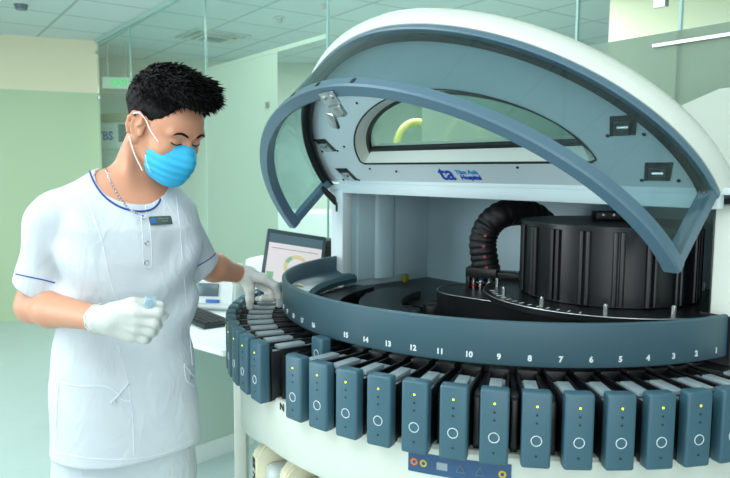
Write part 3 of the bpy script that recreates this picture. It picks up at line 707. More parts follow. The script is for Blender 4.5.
# monitor
mp = at(294, 262, 2.95); mt = empty('monitor', (mp.x, mp.y, DZT), R(-8)); tag(mt, 'dark grey computer monitor showing a ring chart on a pink page', 'monitor')
mh = mp.z - DZT
TM = Matrix.Translation((0, 0, mh+.01)) @ Matrix.Rotation(R(22), 4, 'Z') @ Matrix.Rotation(R(-20), 4, 'X') @ Matrix.Rotation(R(10), 4, 'Y')
SW, SH = .265, .25
bm = bmesh.new(); box(bm, (0, .012, 0), (SW, .03, SH), .006, TM); bz = finish('bezel', bm, M['moni'], mt)
bm = bmesh.new(); box(bm, (0, -.0035, -.004), (SW-.03, .002, SH-.035), 0, TM, mi=0)
box(bm, (0, -.0050, SH/2-.042), (SW-.03, .001, .04), 0, TM, mi=1); box(bm, (0, -.0050, SH/2-.085), (SW-.06, .001, .002), 0, TM, mi=1)
cc = (.012, -.035)
for k in range(30):
    a0, a1 = 2*PI*k/30, 2*PI*(k+1)/30; mi = 2 if (k % 10) < 3 else 3
    q = [TM @ Vector((cc[0]+r*math.cos(a), -.0055, cc[1]+r*math.sin(a))) for r, a in ((.038, a0), (.055, a0), (.055, a1), (.038, a1))]
    prism(bm, q, TM.to_3x3() @ Vector((0, .0008, 0)), mi=mi)
box(bm, (-SW/2+.035, -.0052, -.09), (.03, .0008, .045), 0, TM, mi=2)
for k in range(5): box(bm, (.095, -.0052, -.01-.012*k), (.035, .0008, .003), 0, TM, mi=2)
finish('screen', bm, [M['screen'], M['scr2'], M['scrg'], M['scry']], bz, False)
bm = bmesh.new(); cyl(bm, (.0, .05, .015), (0, .05, mh), .016); box(bm, (0, .05, .008), (.2, .16, .014), .005); finish('monitor_stand', bm, M['moni'], mt)
p = at(331, 262, 3.15); bm = bmesh.new(); box(bm, (0, 0, 0), (.16, .14, .20), .008); finishbox = finish('computer_case', bm, M['blackbox'], None); hh = at(331, 240, 3.15).z - DZT
finishbox.scale = (1, 1, hh/.20); finishbox.location = (p.x+.03, p.y+.05, DZT+hh/2); tag(finishbox, 'black computer case on the desk between monitor and analyser column', 'computer case')
# white bench beyond the glass
a = at(262, 213, 5.2); bm = bmesh.new(); box(bm, (0, 0, 0), (2.4, .6, a.z), .01); o = finish('laboratory_bench', bm, M['desk'], None); o.location = (a.x+1.2, a.y+.3, a.z/2); tag(o, 'long white laboratory bench in the next room seen under the open visor', 'bench')
# chairs / stools beyond the glass, seen through the hood window
def lab_chair(p, rz, lab):
    t = empty('lab_chair', (p.x, p.y, 0), rz); tag(t, lab, 'chair', 'chairs in the next room')
    bm = bmesh.new(); box(bm, (0, 0, p.z-.42), (.44, .44, .06), .02); finish('seat', bm, M['chairg'], t)
    bm = bmesh.new(); tube(bm, [(.2*math.cos(PI*i/12), .2, p.z-.2+.24*math.sin(PI*i/12)) for i in range(13)], .035, 10); finish('backrest', bm, M['chairy'], t)
    for x in (-.19, .19):
        for y in (-.19, .19):
            bm = bmesh.new(); cyl(bm, (x, y, 0), (x, y, p.z-.44 if y < 0 else p.z-.2), .012); finish('leg', bm, M['steel'], t)
lab_chair(at(425, 125, 6.2), .3, 'green chair with yellow curved back beyond the hood window, left of the pair')
lab_chair(at(462, 122, 7.3), -.3, 'green chair with yellow curved back beyond the hood window, right of the pair')

# ================================================================== PERSON
V3 = lambda v: np.array([v[0], v[1], v[2]])
YAW, PIT = R(57), R(27)
fh = Vector((math.sin(YAW), -math.cos(YAW), 0)); lh = Vector((math.cos(YAW), math.sin(YAW), 0))   # forward, his left
HC = at(141, 125, 1.46) + lh*.066                          # head centre (between the ears)
hx = (fh*math.cos(PIT) + Vector((0, 0, -1))*math.sin(PIT)); hz = (Vector((0, 0, 1))*math.cos(PIT) + fh*math.sin(PIT)); hy = hz.cross(hx)
HR = [V3(hx), V3(hy), V3(hz)]
def hl(x, y, z): return HC + hx*x + hy*y + hz*z            # head local -> world
def tolocal(X, Y, Z, Rm, c):
    px, py, pz = X-c[0], Y-c[1], Z-c[2]; return [px*Rm[i][0]+py*Rm[i][1]+pz*Rm[i][2] for i in range(3)]
HS = .885
def head_sd(X, Y, Z):
    x, y, z = [v/HS for v in tolocal(X, Y, Z, HR, HC)]
    ay = np.abs(y)
    d = sd_ell(x, y, z, (-.016, 0, .034), (.094, .074, .086))
    d = smin(d, sd_ell(x, y, z, (.026, 0, -.03), (.066, .060, .080)), .03)
    d = smin(d, sd_ell(x, y, z, (.040, 0, .030), (.052, .060, .055)), .03)          # forehead
    d = smin(d, sd_cap(x, ay, z, (-.005, .058, -.045), (.062, .018, -.098), .016, .018), .03)   # jaw
    d = smin(d, sd_cap(x, ay, z, (.078, .045, .018), (.086, .014, .014), .008, .008), .016)      # brow ridge
    d = smin(d, sd_ell(x, ay, z, (.060, .042, -.030), (.022, .018, .018)), .02)                 # cheek
    d = smin(d, sd_cap(x, y, z, (.085, 0, .008), (.107, 0, -.034), .007, .011), .012)           # nose
    d = smin(d, sd_cap(x, ay, z, (.094, .010, -.040), (.098, .006, -.038), .007), .008)
    d = smax(d, -sd_ell(x, ay, z, (.098, .031, -.001), (.016, .019, .013)), .012)               # sockets
    d = smin(d, sd_ell(x, ay, z, (.0765, .031, -.002), (.0135, .0165, .0115)), .004)               # lids
    d = smin(d, sd_cap(x, ay, z, (.088, 0, -.066), (.083, .018, -.066), .007, .005), .008)      # lips
    d = smin(d, sd_ell(x, y, z, (.076, 0, -.098), (.018, .02, .016)), .02)                      # chin
    # ear
    ex, ey, ez = x+.006, ay-.080-.25*(-.006-x), z+.006
    ex, ey, ez = ex/1.18, ey/1.1, ez/1.18
    er = [(.97, 0, -.25), (0, 1, 0), (.25, 0, .97)]
    e = sd_ell(ex, ey, ez, (0, -.001, .002), (.017, .0055, .028), er)
    e = smin(e, sd_ell(ex, ey, ez, (.003, -.001, -.026), (.009, .007, .010)), .008)
    hx_ = [(-.011, -.018), (-.017, -.004), (-.017, .012), (-.010, .026), (.003, .030), (.012, .024), (.013, .012), (.006, .004)]
    for p_, q_ in zip(hx_[:-1], hx_[1:]): e = smin(e, sd_cap(ex, ey, ez, (p_[0], .0065, p_[1]), (q_[0], .0065, q_[1]), .0036), .003)
    for p_, q_ in (((-.008, .014), (-.009, -.002)), ((-.009, -.002), (-.002, -.016))): e = smin(e, sd_cap(ex, ey, ez, (p_[0], .005, p_[1]), (q_[0], .005, q_[1]), .003), .003)
    e = smin(e, sd_cap(ex, ey, ez, (.013, .001, -.004), (.014, .001, -.012), .004), .003)
    d = smin(d, e, .003)
    return d*HS
BY = R(25)
bf = Vector((math.sin(BY), -math.cos(BY), 0)); bl = Vector((math.cos(BY), math.sin(BY), 0)); up = Vector((0, 0, 1))
BC = Vector((-.557, 1.575, 0))
BRM = [V3(bl), V3(bf), V3(up)]
def interp(z, tab):
    zs = [t[0] for t in tab]; return [np.interp(z, zs, [t[i] for t in tab]) for i in range(1, len(tab[0]))]
TORSO = [  # z, centre along left, centre forward, half width, half depth
    (.70, -.018, .000, .176, .136), (.80, -.018, .000, .172, .130), (.95, -.014, .0, .162, .122), (1.05, -.008, .0, .155, .118), (1.15, -.002, .005, .157, .116),
    (1.25, .0, .01, .164, .118), (1.32, .0, .012, .168, .112), (1.37, .0, .010, .155, .095), (1.41, .002, .012, .120, .075), (1.44, .004, .015, .085, .062), (1.47, .005, .02, .05, .05)]
def torso_sd(X, Y, Z, off=0):
    x, y, z = tolocal(X, Y, Z, BRM, BC)
    cl, cf, w_, d_ = interp(z, TORSO)
    px, py = (x-cl), (y-cf); n = 2.2
    k = (np.abs(px/w_)**n + np.abs(py/d_)**n)**(1/n)
    return smax((k-1)*np.minimum(w_, d_)*.95, z-1.462, .02) - off
SHR = at(55, 219, 1.50); SHL = at(176, 218, 1.64)
ELR = at(33, 306, 1.52); WRR = at(101, 319, 1.35)
ELL = at(199, 263, 1.74); WRL = at(240, 274, 1.885)
NK0 = hl(-.035, 0, -.05); NK1 = at(121, 212, 1.585)
def arms_sd(X, Y, Z):
    d = sd_cap(X, Y, Z, SHR, ELR, .050, .038); d = smin(d, sd_cap(X, Y, Z, ELR, ELR+(WRR-ELR)*.3, .036, .037), .015)
    d = smin(d, sd_cap(X, Y, Z, ELR+(WRR-ELR)*.3, WRR, .037, .0245), .02)
    e = sd_cap(X, Y, Z, SHL, ELL, .050, .038); e = smin(e, sd_cap(X, Y, Z, ELL, ELL+(WRL-ELL)*.35, .037, .037), .015)
    e = smin(e, sd_cap(X, Y, Z, ELL+(WRL-ELL)*.35, WRL, .037, .0245), .02)
    return np.minimum(d, e)
# hands: lists of capsules (a, b, r1, r2)
def hand_r(o=0):
    Yh = 1.345; P = lambda px, py, dy=0: at(px, py, Yh+dy); L = []
    L.append((P(100, 319, .005), P(112, 320), .024, .026)); 
    for i, (ky, kx) in enumerate(((312, 136), (320, 137), (328, 135), (335, 130))):
        L.append((P(110, 314+i*4), P(kx, ky, -.008+.003*i), .018, .0135))          # metacarpals
    # fingers: knuckle -> middle joint -> tip curled back behind
    for (k, m, n_, t, r) in (((136, 312, -.008), (158, 312, -.004), (163, 315, .018), (150, 317, .03), .0095),
                             ((137, 320, -.005), (154, 323, -.002), (157, 325, .022), (143, 325, .032), .0095),
                             ((135, 328, -.002), (150, 331, .002), (153, 332, .024), (140, 331, .034), .009),
                             ((130, 335, .002), (144, 339, .006), (147, 339, .024), (136, 337, .034), .0082)):
        L += [(P(*k), P(*m), r*1.25, r), (P(*m), P(*n_), r, r*.95), (P(*n_), P(*t), r*.95, r*.85)]
    L += [(P(112, 311, .0), P(133, 304, .004), .017, .0125), (P(133, 304, .004), P(147, 304, .016), .0125, .0105), (P(147, 304, .016), P(160, 306, .022), .0105, .009)]
    return L
def hand_l():
    Yh = 1.89; P = lambda px, py, dy=0: at(px, py, Yh+dy); L = []
    L.append((P(240, 274), P(248, 276), .024, .028))
    for i, (kx, ky, dy) in enumerate(((264, 279, -.012), (266, 281, .012), (266, 283, .034), (264, 286, .052))):
        L.append((P(247, 275, -.006+.012*i), P(kx, ky, dy), .019, .0145))
    # index reaches down to the drawer, others curl underneath
    L += [(P(264, 279, -.012), P(275, 286, -.012), .0135, .011), (P(275, 286, -.012), P(279, 297, -.010), .011, .0095), (P(279, 297, -.010), P(279.5, 305, -.008), .0095, .0082)]
    L += [(P(266, 281, .012), P(276, 288, .012), .0135, .0105), (P(276, 288, .012), P(272, 298, .008), .0105, .0095), (P(272, 298, .008), P(263, 298, .002), .0095, .0085)]
    L += [(P(266, 283, .034), P(274, 290, .034), .013, .010), (P(274, 290, .034), P(269, 299, .028), .010, .009), (P(269, 299, .028), P(261, 299, .022), .009, .008)]
    L += [(P(264, 286, .052), P(270, 293, .052), .012, .009), (P(270, 293, .052), P(264, 299, .046), .009, .008), (P(264, 299, .046), P(258, 299, .04), .008, .0072)]
    L += [(P(246, 279, -.02), P(250, 290, -.03), .018, .012), (P(250, 290, -.03), P(250, 299, -.032), .012, .0105), (P(250, 299, -.032), P(250, 307, -.03), .0105, .0085)]
    return L
HRL, HLL = hand_r(), hand_l()
def hands_sd(X, Y, Z, L, off=0, k=.006):
    d = None
    for (a, b, r1, r2) in L:
        e = sd_cap(X, Y, Z, a, b, r1+off, r2+off); d = e if d is None else smin(d, e, k)
    return d
FLOORX = BC
HIP = [BC + bl*(s*.078-.018) + Vector((0, 0, .82)) for s in (-1, 1)]
KNE = [BC + bl*(s*.085-.014) + bf*.02 + Vector((0, 0, .46)) for s in (-1, 1)]
ANK = [BC + bl*(s*.095-.010) - bf*.02 + Vector((0, 0, .085)) for s in (-1, 1)]
def legs_sd(X, Y, Z, r0, r1, r2):
    d = None
    for i in (0, 1):
        e = smin(sd_cap(X, Y, Z, HIP[i], KNE[i], r0, r1), sd_cap(X, Y, Z, KNE[i], ANK[i], r1, r2), .03); d = e if d is None else smin(d, e, .01)
    return d
def body_sd(X, Y, Z):
    d = smin(head_sd(X, Y, Z), sd_cap(X, Y, Z, NK0, NK1, .050, .057), .022)
    # neck tendons and collar bones
    d = smin(d, sd_cap(X, Y, Z, hl(-.02, -.062, -.05), BC+bl*.0+bf*.055+Vector((0, 0, 1.385)), .010, .008), .02)
    t = torso_sd(X, Y, Z, -.0065) + .020*np.clip((1.37-Z)/.05, 0, 1)
    t = smax(t, .86-Z, .01)
    d = smin(d, t, .022)
    d = smin(d, arms_sd(X, Y, Z), .012)
    d = smin(d, hands_sd(X, Y, Z, HRL), .006); d = smin(d, hands_sd(X, Y, Z, HLL), .006)
    d = smin(d, legs_sd(X, Y, Z, .078, .05, .036), .02)
    for i in (0, 1): d = smin(d, sd_cap(X, Y, Z, ANK[i]-Vector((0, 0, .03)), ANK[i]+bf*.14-Vector((0, 0, .05)), .03, .026), .02)
    return d
person = empty('person', (BC.x, BC.y, 0)); tag(person, 'person in white tunic, cyan face mask and white gloves, touching a drawer of the analyser', 'person')
def P_(o): o.parent = person; o.matrix_parent_inverse = Matrix.Translation((-BC.x, -BC.y, 0)); return o
body = P_(sd_obj('body', body_sd, (-.87, 1.28, 0.0), (-.17, 2.0, 1.72), .0065, M['skin'], None, ([HC.x-.115, HC.y-.125, HC.z-.15], [HC.x+.12, HC.y+.10, HC.z+.045], .0026)))

# tunic
def folds(X, Y, Z):
    x, y, z = tolocal(X, Y, Z, BRM, BC)
    g = lambda v, s: np.exp(-(v/s)**2)
    f = .0055*np.sin(26*x + 5*z + 1.5*np.sin(7*z))*np.clip((1.2-z)/.3, 0, 1)
    f += .009*np.sin(62*(z*.75 + x*.65) + 2*np.sin(9*x))*g(x+.13, .07)*g(z-1.20, .10)
    f += .008*np.sin(62*(z*.8 - x*.6) + 1)*g(x-.12, .07)*g(z-1.18, .11)
    f += .006*np.sin(48*(z + x*.25) + 3*np.sin(6*x))*g(z-1.02, .10)*g(x-.02, .14)
    f += .0055*np.sin(55*(z*.5 + x) + 2.0)*g(z-1.33, .07)
    return f
def sleeve_sd(X, Y, Z, a, b, r1, r2, cut, n):
    d = sd_cap(X, Y, Z, a, b, r1, r2)
    ex = (X-cut[0])*n[0] + (Y-cut[1])*n[1] + (Z-cut[2])*n[2]
    return smax(d, ex, .004), ex
# sleeve hem planes
CR = SHR + (ELR-SHR)*.80; NR = (ELR-SHR).normalized(); NR = (NR + Vector((-.18, 0, -.05))).normalized()
CL = SHL + (ELL-SHL)*.93; NL = (WRL-SHL).normalized(); NL = Vector((.55, .35, -.75)).normalized(); CL = at(210, 267, 1.745)
def tunic_sd(X, Y, Z):
    d = torso_sd(X, Y, Z, .0)
    sr, _ = sleeve_sd(X, Y, Z, SHR, SHR+(ELR-SHR)*1.1, .055, .053, CR, NR)
    sl, _ = sleeve_sd(X, Y, Z, SHL, ELL+(ELL-SHL)*.15, .054, .051, CL, NL)
    for a in (SHR, SHL):
        pass
    d = smin(d, sr, .008); d = smin(d, sl, .008)
    d = smin(d, sd_cap(X, Y, Z, BC+bl*.06+Vector((0, 0, 1.405))+bf*.01, SHL+Vector((0, 0, .008)), .032, .046), .03)
    d = smin(d, sd_cap(X, Y, Z, BC-bl*.06+Vector((0, 0, 1.405))+bf*.01, SHR+Vector((0, 0, .008)), .032, .047), .03)
    d = d - folds(X, Y, Z)
    x, y, z = tolocal(X, Y, Z, BRM, BC)
    hem = .795 + 0*x
    d = smax(d, hem - z, .004)
    # neckline scoop
    n0 = BC+bl*.012+bf*.045+Vector((0, 0, 1.434))
    q0 = NK0; cut = sd_ell(X, Y, Z, n0, (.080, .083, .075), BRM)
    cut = np.minimum(cut, sd_cap(X, Y, Z, NK1+Vector((0, 0, .05)), hl(-.02, 0, -.04), .062, .07))
    d = smax(d, -cut, .004)
    return d
tunic = P_(sd_obj('tunic', tunic_sd, (-.90, 1.33, .77), (-.28, 1.86, 1.50), .0048, M['coat']))
gr = P_(sd_obj('glove', lambda X, Y, Z: smin(hands_sd(X, Y, Z, HRL, .0012), sd_cap(X, Y, Z, at(99, 319, 1.353), at(106, 319.5, 1.349), .029, .027), .006), (-.68, 1.28, 1.0), (-.38, 1.48, 1.22), .0024, M['glove']))
gl = P_(sd_obj('glove', lambda X, Y, Z: smin(hands_sd(X, Y, Z, HLL, .0012), sd_cap(X, Y, Z, at(239, 274, 1.882), at(243, 275, 1.888), .0285, .027), .006), (-.43, 1.78, .98), (-.17, 2.02, 1.26), .0024, M['glove']))
# glove cuffs: rolled rim
for a, d_, r in ((at(98.5, 319, 1.354), (WRR-ELR).normalized(), .0295), (at(238, 273.8, 1.880), (WRL-ELL).normalized(), .029)):
    u_ = d_.orthogonal().normalized(); v_ = d_.cross(u_); bm = bmesh.new()
    tube(bm, [a + (u_*math.cos(2*PI*i/40) + v_*math.sin(2*PI*i/40))*(r*(1+.03*math.sin(i*1.9))) + d_*.002*math.sin(i*1.3) for i in range(40)], .0022, 8, True)
    P_(finish('glove_cuff', bm, M['glove']))
# trousers + shoes
def trous_sd(X, Y, Z):
    d = legs_sd(X, Y, Z, .076, .068, .064); f = .004*np.sin(40*Z + 20*X); d = d - f
    d = smin(d, smax(torso_sd(X, Y, Z, -.022), np.maximum(.70-Z, Z-.90), .02), .05)
    return smax(smax(d, .03-Z, .003), Z-.93, .003)
P_(sd_obj('trousers', trous_sd, (-.82, 1.36, .01), (-.30, 1.80, .96), .008, M['trous']))
def shoe_sd(i):
    def f(X, Y, Z):
        d = sd_cap(X, Y, Z, ANK[i]-Vector((0, 0, .035))-bf*.02, ANK[i]+bf*.16-Vector((0, 0, .045)), .045, .036); return smax(d, .001-Z, .004)
    return f
for i in (0, 1):
    c = ANK[i]; P_(sd_obj('shoe', shoe_sd(i), (c.x-.16, c.y-.25, -.005), (c.x+.2, c.y+.14, .12), .005, M['shoe']))
# hair
def hnoise(x, y, z): return (np.sin(140*x+30*z)*np.sin(120*y+3)*np.sin(110*z+40*x+1))
def hair_sd(X, Y, Z):
    x, y, z = [v/HS for v in tolocal(X, Y, Z, HR, HC)]; ay = np.abs(y)
    d = sd_ell(x, y, z, (-.026, 0, .048), (.104, .081, .094))
    d = smin(d, sd_ell(x, y, z, (.025, 0, .100), (.078, .062, .045)), .03)
    d = smin(d, sd_cap(x, y, z, (.050, -.03, .114), (.050, .035, .114), .034), .02)
    d = smin(d, sd_ell(x, y, z, (.082, .0, .108), (.030, .050, .022), [(.9, 0, .43), (0, 1, 0), (-.43, 0, .9)]), .02)
    d = d - .0035*hnoise(x, y, z) - .0022*np.sin(260*x+60*z)*np.sin(230*z+30*y)*np.sin(210*y+20*x)
    d = smin(d, sd_ell(x, y, z, (.018, 0, .046), (.060, .0745, .046)), .012)
    # hairline: remove the face, area round the ear and the nape
    face = (x*.80 - z*.60) - .024 + .012*np.clip(1-ay/.05, 0, 1)*0
    fore = np.maximum(x-.070 - .35*np.clip(z-.062, 0, .2), -(z*-1) - 10)
    front = smax(x-.058+.25*ay, z-.088+.10*ay, .006)          # forehead block: forward of the temple and below the fringe
    d = smax(d, -smax(-(x-.064), (z-.083), .006), .004)
    d = smax(d, -smax(-(x-.052-.5*(z-.03)), (z-.083+ 3.0*np.clip(.066-x,0,.02)), .006), .004)            # temple to sideburn
    d = smax(d, -smax(-(x-.030), (z-.008), .006), .004)            # below the sideburn
    d = smax(d, -smax(smax(-(x+.004), (z+.006), .006), -(x+.040), .004), .004)
    d = smax(d, (-.060-z), .006)                                   # nape
    d = smax(d, -sd_ell(x, ay, z, (-.006, .080, -.006), (.022, .02, .033)), .003)
    return d*HS
hair = P_(sd_obj('hair', hair_sd, tuple(HC-Vector((.16, .16, .16))), tuple(HC+Vector((.19, .17, .20))), .0026, M['hair']))
# tufts
random.seed(11); bm = bmesh.new()
hb_ = BVHTree.FromPolygons([v.co[:] for v in hair.data.vertices], [p.vertices[:] for p in hair.data.polygons])
for i in range(3400):
    th_ = random.uniform(0, 2*PI); ph2 = math.acos(random.uniform(-.25, 1))
    d_ = Vector((math.sin(ph2)*math.cos(th_), math.sin(ph2)*math.sin(th_), math.cos(ph2)))
    o_ = HC + (hx*d_.x + hy*d_.y + hz*d_.z)*.3 + hx*.01 + hz*.03
    h_, n_, _, _ = hb_.ray_cast(o_, (HC + hx*.01 + hz*.05 - o_).normalized())
    if h_ is None: continue
    l = (h_-HC); lx, lz = l.dot(hx), l.dot(hz)
    if lz < .045 and random.random() < .75: continue
    topf = max(0, min(1, (lz-.05)/.06)); Ln = (.006 + .018*topf)*random.uniform(.6, 1.15)
    dirn = (n_*(.35+.25*topf) + hx*(.75*topf+.1) + hz*(.05+.25*topf) - hz*(.5*(1-topf)) + Vector((random.gauss(0, .13), random.gauss(0, .13), random.gauss(0, .13)))).normalized()
    s_ = dirn.orthogonal().normalized(); q_ = dirn.cross(s_); wd = .0012+.0012*topf
    b0 = h_ - n_*.003; mid = b0 + dirn*Ln*.6; tip = b0 + dirn*Ln + hx*.003*topf - Vector((0, 0, 1))*.003
    A_ = [bm.verts.new(b0 + s_*wd*math.cos(k*2.094) + q_*wd*math.sin(k*2.094)) for k in range(3)]
    B_ = [bm.verts.new(mid + s_*wd*.8*math.cos(k*2.094) + q_*wd*.8*math.sin(k*2.094)) for k in range(3)]; C_ = bm.verts.new(tip)
    for k in range(3):
        bm.faces.new((A_[k], A_[(k+1) % 3], B_[(k+1) % 3], B_[k])); bm.faces.new((B_[k], B_[(k+1) % 3], C_))
o = P_(finish('hair_tufts', bm, M['hair'])); hw = o.matrix_world.copy(); o.parent = hair; o.matrix_parent_inverse = Matrix.Identity(4)
# mask: fabric over nose and chin
def mask_sd(X, Y, Z):
    x, y, z = [v/HS for v in tolocal(X, Y, Z, HR, HC)]; ay = np.abs(y)
    d = sd_ell(x, y, z, (.030, 0, -.060), (.089, .064, .072))
    d = smin(d, sd_cap(x, y, z, (.098, 0, -.022), (.108, 0, -.045), .013, .015), .022)
    d = smin(d, sd_ell(x, y, z, (.070, 0, -.100), (.032, .032, .026)), .02)
    d = d - .0012*np.sin(z*330)*np.clip((.05-np.abs(z+.06))/.02, 0, 1)
    d = smax(d, -(x-.030-.0*z), .004)
    d = smax(d, z+.004-.12*(x-.08)+.10*ay, .004)
    d = smax(d, -.128-z, .004)
    return d*HS
mask = P_(sd_obj('face_mask', mask_sd, tuple(HC-Vector((.12, .16, .18))), tuple(HC+Vector((.18, .12, .08))), .0022, M['mask']))
# raycasting helpers
def bvh(o):
    mw = o.matrix_world
    return BVHTree.FromPolygons([v.co[:] for v in o.data.vertices], [p.vertices[:] for p in o.data.polygons])
TB = bvh(tunic); MBV = bvh(mask); BB_ = bvh(body)
def drop(tree, px, py, off=.001):
    r = ray(px, py).normalized(); h, n, _, _ = tree.ray_cast(Vector((0, 0, EYE)), r)
    if h is None: return None, None
    if n.dot(r) > 0: n = -n
    return h + n*off, n
def strip(name, tree, pts, r, m, parent_fn=P_, off=.0008, seg=8, n=8, closed=False):
    P2 = [Vector((p[0], p[1], 0)) for p in pts]; out = []
    for p in cat(P2, n) if not closed else P2:
        h, _ = drop(tree, p.x, p.y, off)
        if h is not None: out.append(h)
    if len(out) < 2: return None
    # smooth
    for _ in range(2): out = [out[0]] + [(out[i-1]+out[i]*2+out[i+1])/4 for i in range(1, len(out)-1)] + [out[-1]]
    out = [p for i, p in enumerate(out) if i == 0 or (p-out[i-1]).length > 1e-5]
    bm = bmesh.new(); tube(bm, out, r, seg, closed); return parent_fn(finish(name, bm, m))
def sub(par):
    def f(o):
        o.parent = par; return o
    return f
TS = sub(tunic)
strip('collar_piping', TB, [(90, 172), (95, 184), (105, 197), (120, 207), (137, 211.5), (150, 210), (158, 204), (162, 194), (163, 183)], .0021, M['navy'], TS, .0014)
strip('neck_placket', TB, [(145, 204), (146, 210), (146, 217)], .0012, M['seam'], TS)
strip('placket_seam', TB, [(141, 216), (143, 240), (144, 266), (151, 267)], .0008, M['seam'], TS)
strip('placket_seam', TB, [(149, 216), (151, 240), (152, 267)], .0008, M['seam'], TS)
strip('princess_seam', TB, [(84, 190), (93, 215), (103, 245), (110, 280), (117, 300)], .0009, M['seam'], TS)
strip('princess_seam', TB, [(118, 345), (126, 375), (132, 410), (134, 455)], .0009, M['seam'], TS)
strip('princess_seam', TB, [(176, 196), (180, 230), (184, 280), (189, 330), (192, 365)], .0009, M['seam'], TS)
strip('pocket_seam', TB, [(59, 382), (80, 386), (104, 386), (116, 392), (123, 400), (130, 401)], .0012, M['seam'], TS)
strip('pocket_seam', TB, [(59, 383), (57, 410), (57, 440)], .0010, M['seam'], TS)
strip('pocket_tab', TB, [(111, 403), (120, 393), (129, 383)], .0028, M['coat'], TS, .0015)
strip('pocket_tab', TB, [(184, 364), (190, 372), (196, 378)], .0028, M['coat'], TS, .0015)
strip('pocket_seam', TB, [(184, 365), (186, 380), (194, 386)], .0012, M['seam'], TS)
strip('hem_seam', TB, [(58, 452), (90, 458), (130, 459), (165, 453), (192, 440)], .0008, M['seam'], TS)
bm = bmesh.new(); strip('sleeve_piping', TB, [(16, 274), (30, 277), (44, 280), (55, 283)], .0013, M['navy'], TS); bm.free()
strip('sleeve_piping', TB, [(197, 266), (206, 261), (214, 255), (218, 248)], .0013, M['navy'], TS)
for (px, py) in ((143, 217.5), (147, 243), (146, 262)):
    h, n = drop(TB, px, py, .0015)
    if h is not None:
        bm = bmesh.new(); u_ = n.orthogonal().normalized(); v_ = n.cross(u_)
        tube(bm, [h + (u_*math.cos(2*PI*i/20)+v_*math.sin(2*PI*i/20))*.0042 for i in range(20)], .0010, 6, True); finish('snap_button', bm, M['silver'], tunic)
for (px, py) in ((114, 402), (190, 378)):
    h, n = drop(TB, px, py, .003)
    if h is not None:
        bm = bmesh.new(); cyl(bm, h, h+n*.002, .0045, seg=16); finish('pocket_button', bm, M['silver'], tunic)
# badge
h, n = drop(TB, 160, 221, .004)
if h is not None:
    xr = ray(172, 218.5).normalized()-ray(148, 223).normalized(); xr = (xr - n*xr.dot(n)).normalized(); yr = n.cross(xr)
    T = Matrix((xr, yr, n)).transposed().to_4x4(); T.translation = h
    bm = bmesh.new(); box(bm, (0, 0, 0), (.053, .020, .003), .001, T); bd = P_(finish('name_badge', bm, M['badge']))
    bm = bmesh.new(); box(bm, (-.018, 0, .0018), (.010, .012, .0006), 0, T, mi=0)
    for j, (x, w2) in enumerate(((.006, .026), (.008, .018))): box(bm, (x, .0035-.006*j, .0018), (w2, .0018, .0006), 0, T, mi=1)
    o = finish('badge_print', bm, [M['dblue'], M['silver']], bd, False); bd_m = bd.matrix_parent_inverse.copy()
# necklace chain
pts = []
for t_ in [Vector((104.5, 160, 0)), Vector((107, 172, 0)), Vector((113, 186, 0)), Vector((121, 200, 0)), Vector((130, 210, 0)), Vector((138, 214, 0))]: pts.append(t_)
out = []
for p in cat(pts, 9):
    c1, _ = drop(BB_, p.x, p.y, .002); c2, _ = drop(TB, p.x, p.y, .0025)
    cands = [c for c in (c1, c2) if c is not None]
    if cands: out.append(min(cands, key=lambda c: c.y))
bm = bmesh.new()
for i in range(len(out)-1):
    a, b = out[i], out[i+1]; 
    if (b-a).length > .03: continue
    d_ = (b-a).normalized(); s_ = d_.cross(Vector((0, -1, 0))).normalized() if i % 2 else Vector((0, -1, 0)); c = (a+b)/2; L_ = (b-a).length*.62
    tube(bm, [c + d_*L_*math.cos(2*PI*k/10) + s_*.0019*math.sin(2*PI*k/10) for k in range(10)], .00075, 5, True)
if len(bm.verts): P_(finish('necklace', bm, M['silver']))
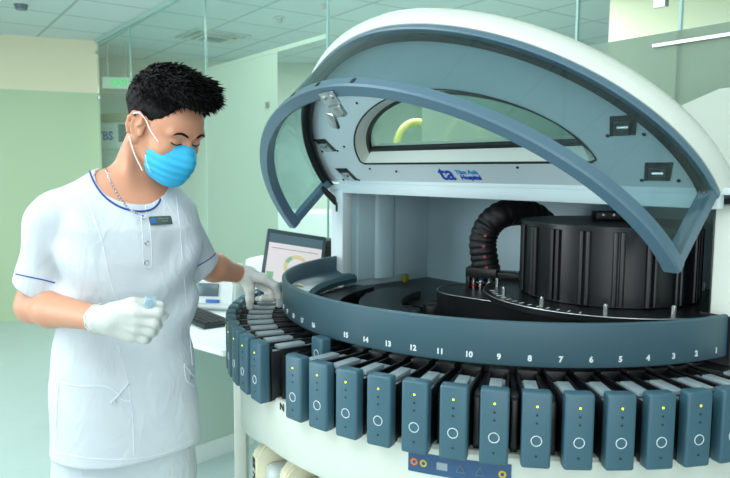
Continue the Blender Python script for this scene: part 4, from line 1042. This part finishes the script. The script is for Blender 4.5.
# ear loops, brows, lashes, mask edge, pleats
bm = bmesh.new()
e0 = hl(-.012, -.083, .016)
for a, b in ((hl(.020, -.0745, .020)*1, hl(.056, -.058, -.012)), (hl(-.010, -.0790, -.032), hl(.040, -.062, -.088))):
    mid = (a+b)/2 + (hy*-1)*.004
    tube(bm, cat([a, mid, b], 6), .0013, 6)
tube(bm, cat([hl(.020, -.0745, .020), hl(.004, -.081, .028), hl(-.012, -.0835, .020)], 6), .0011, 6)
finish('ear_loop', bm, M['loop'], mask)
def head_drop(pts, off=.0012, tree=None):
    out = []
    for (x, y, z) in pts:
        o_ = hl(x+.08, y*1.0, z); h, n, _, _ = (tree or BB_).ray_cast(o_, -hx)
        if h is not None: out.append(h + hx*off)
    return out
for sgn in (-1, 1):
    P2 = head_drop([(.08, sgn*y*HS, z*HS) for y, z in ((.014, .0175), (.022, .021), (.032, .0235), (.042, .0215), (.050, .016))])
    if len(P2) > 2:
        bm = bmesh.new(); tube(bm, cat(P2, 5), lambda f: .0029*math.sin(PI*min(1, .18+f*.8))**.6, 8); P_(finish('eyebrow', bm, M['brow']))
    P2 = head_drop([(.08, sgn*y*HS, z*HS) for y, z in ((.017, -.006), (.024, -.0075), (.032, -.0085), (.040, -.0075), (.046, -.0045))], .0006)
    if len(P2) > 2:
        bm = bmesh.new(); tube(bm, cat(P2, 5), .0013, 6); P_(finish('eyelashes', bm, M['brow']))
strip('mask_edge', MBV, [(161, 139.5), (170, 141), (180, 141.5), (190, 142.5)], .0018, M['maskw'], sub(mask), .0004)
strip('mask_edge', MBV, [(145.5, 149), (146, 157), (148, 166), (151, 172)], .0018, M['maskw'], sub(mask), .0004)

# vial held in the gloved fist
p0 = at(147, 312, 1.342); p1 = at(150.5, 298, 1.336); d_ = (p1-p0).normalized()
t = empty('specimen_vial', p0); tag(t, 'small clear plastic vial held in the gloved fist in front of the tunic', 'vial')
bm = bmesh.new(); cyl(bm, -d_*.012, d_*.022, .0095, .0105, 20); finish('vial_body', bm, M['vial'], t)
bm = bmesh.new(); cyl(bm, d_*.022, d_*.034, .0125, .0115, 20); finish('vial_cap', bm, M['vial'], t)
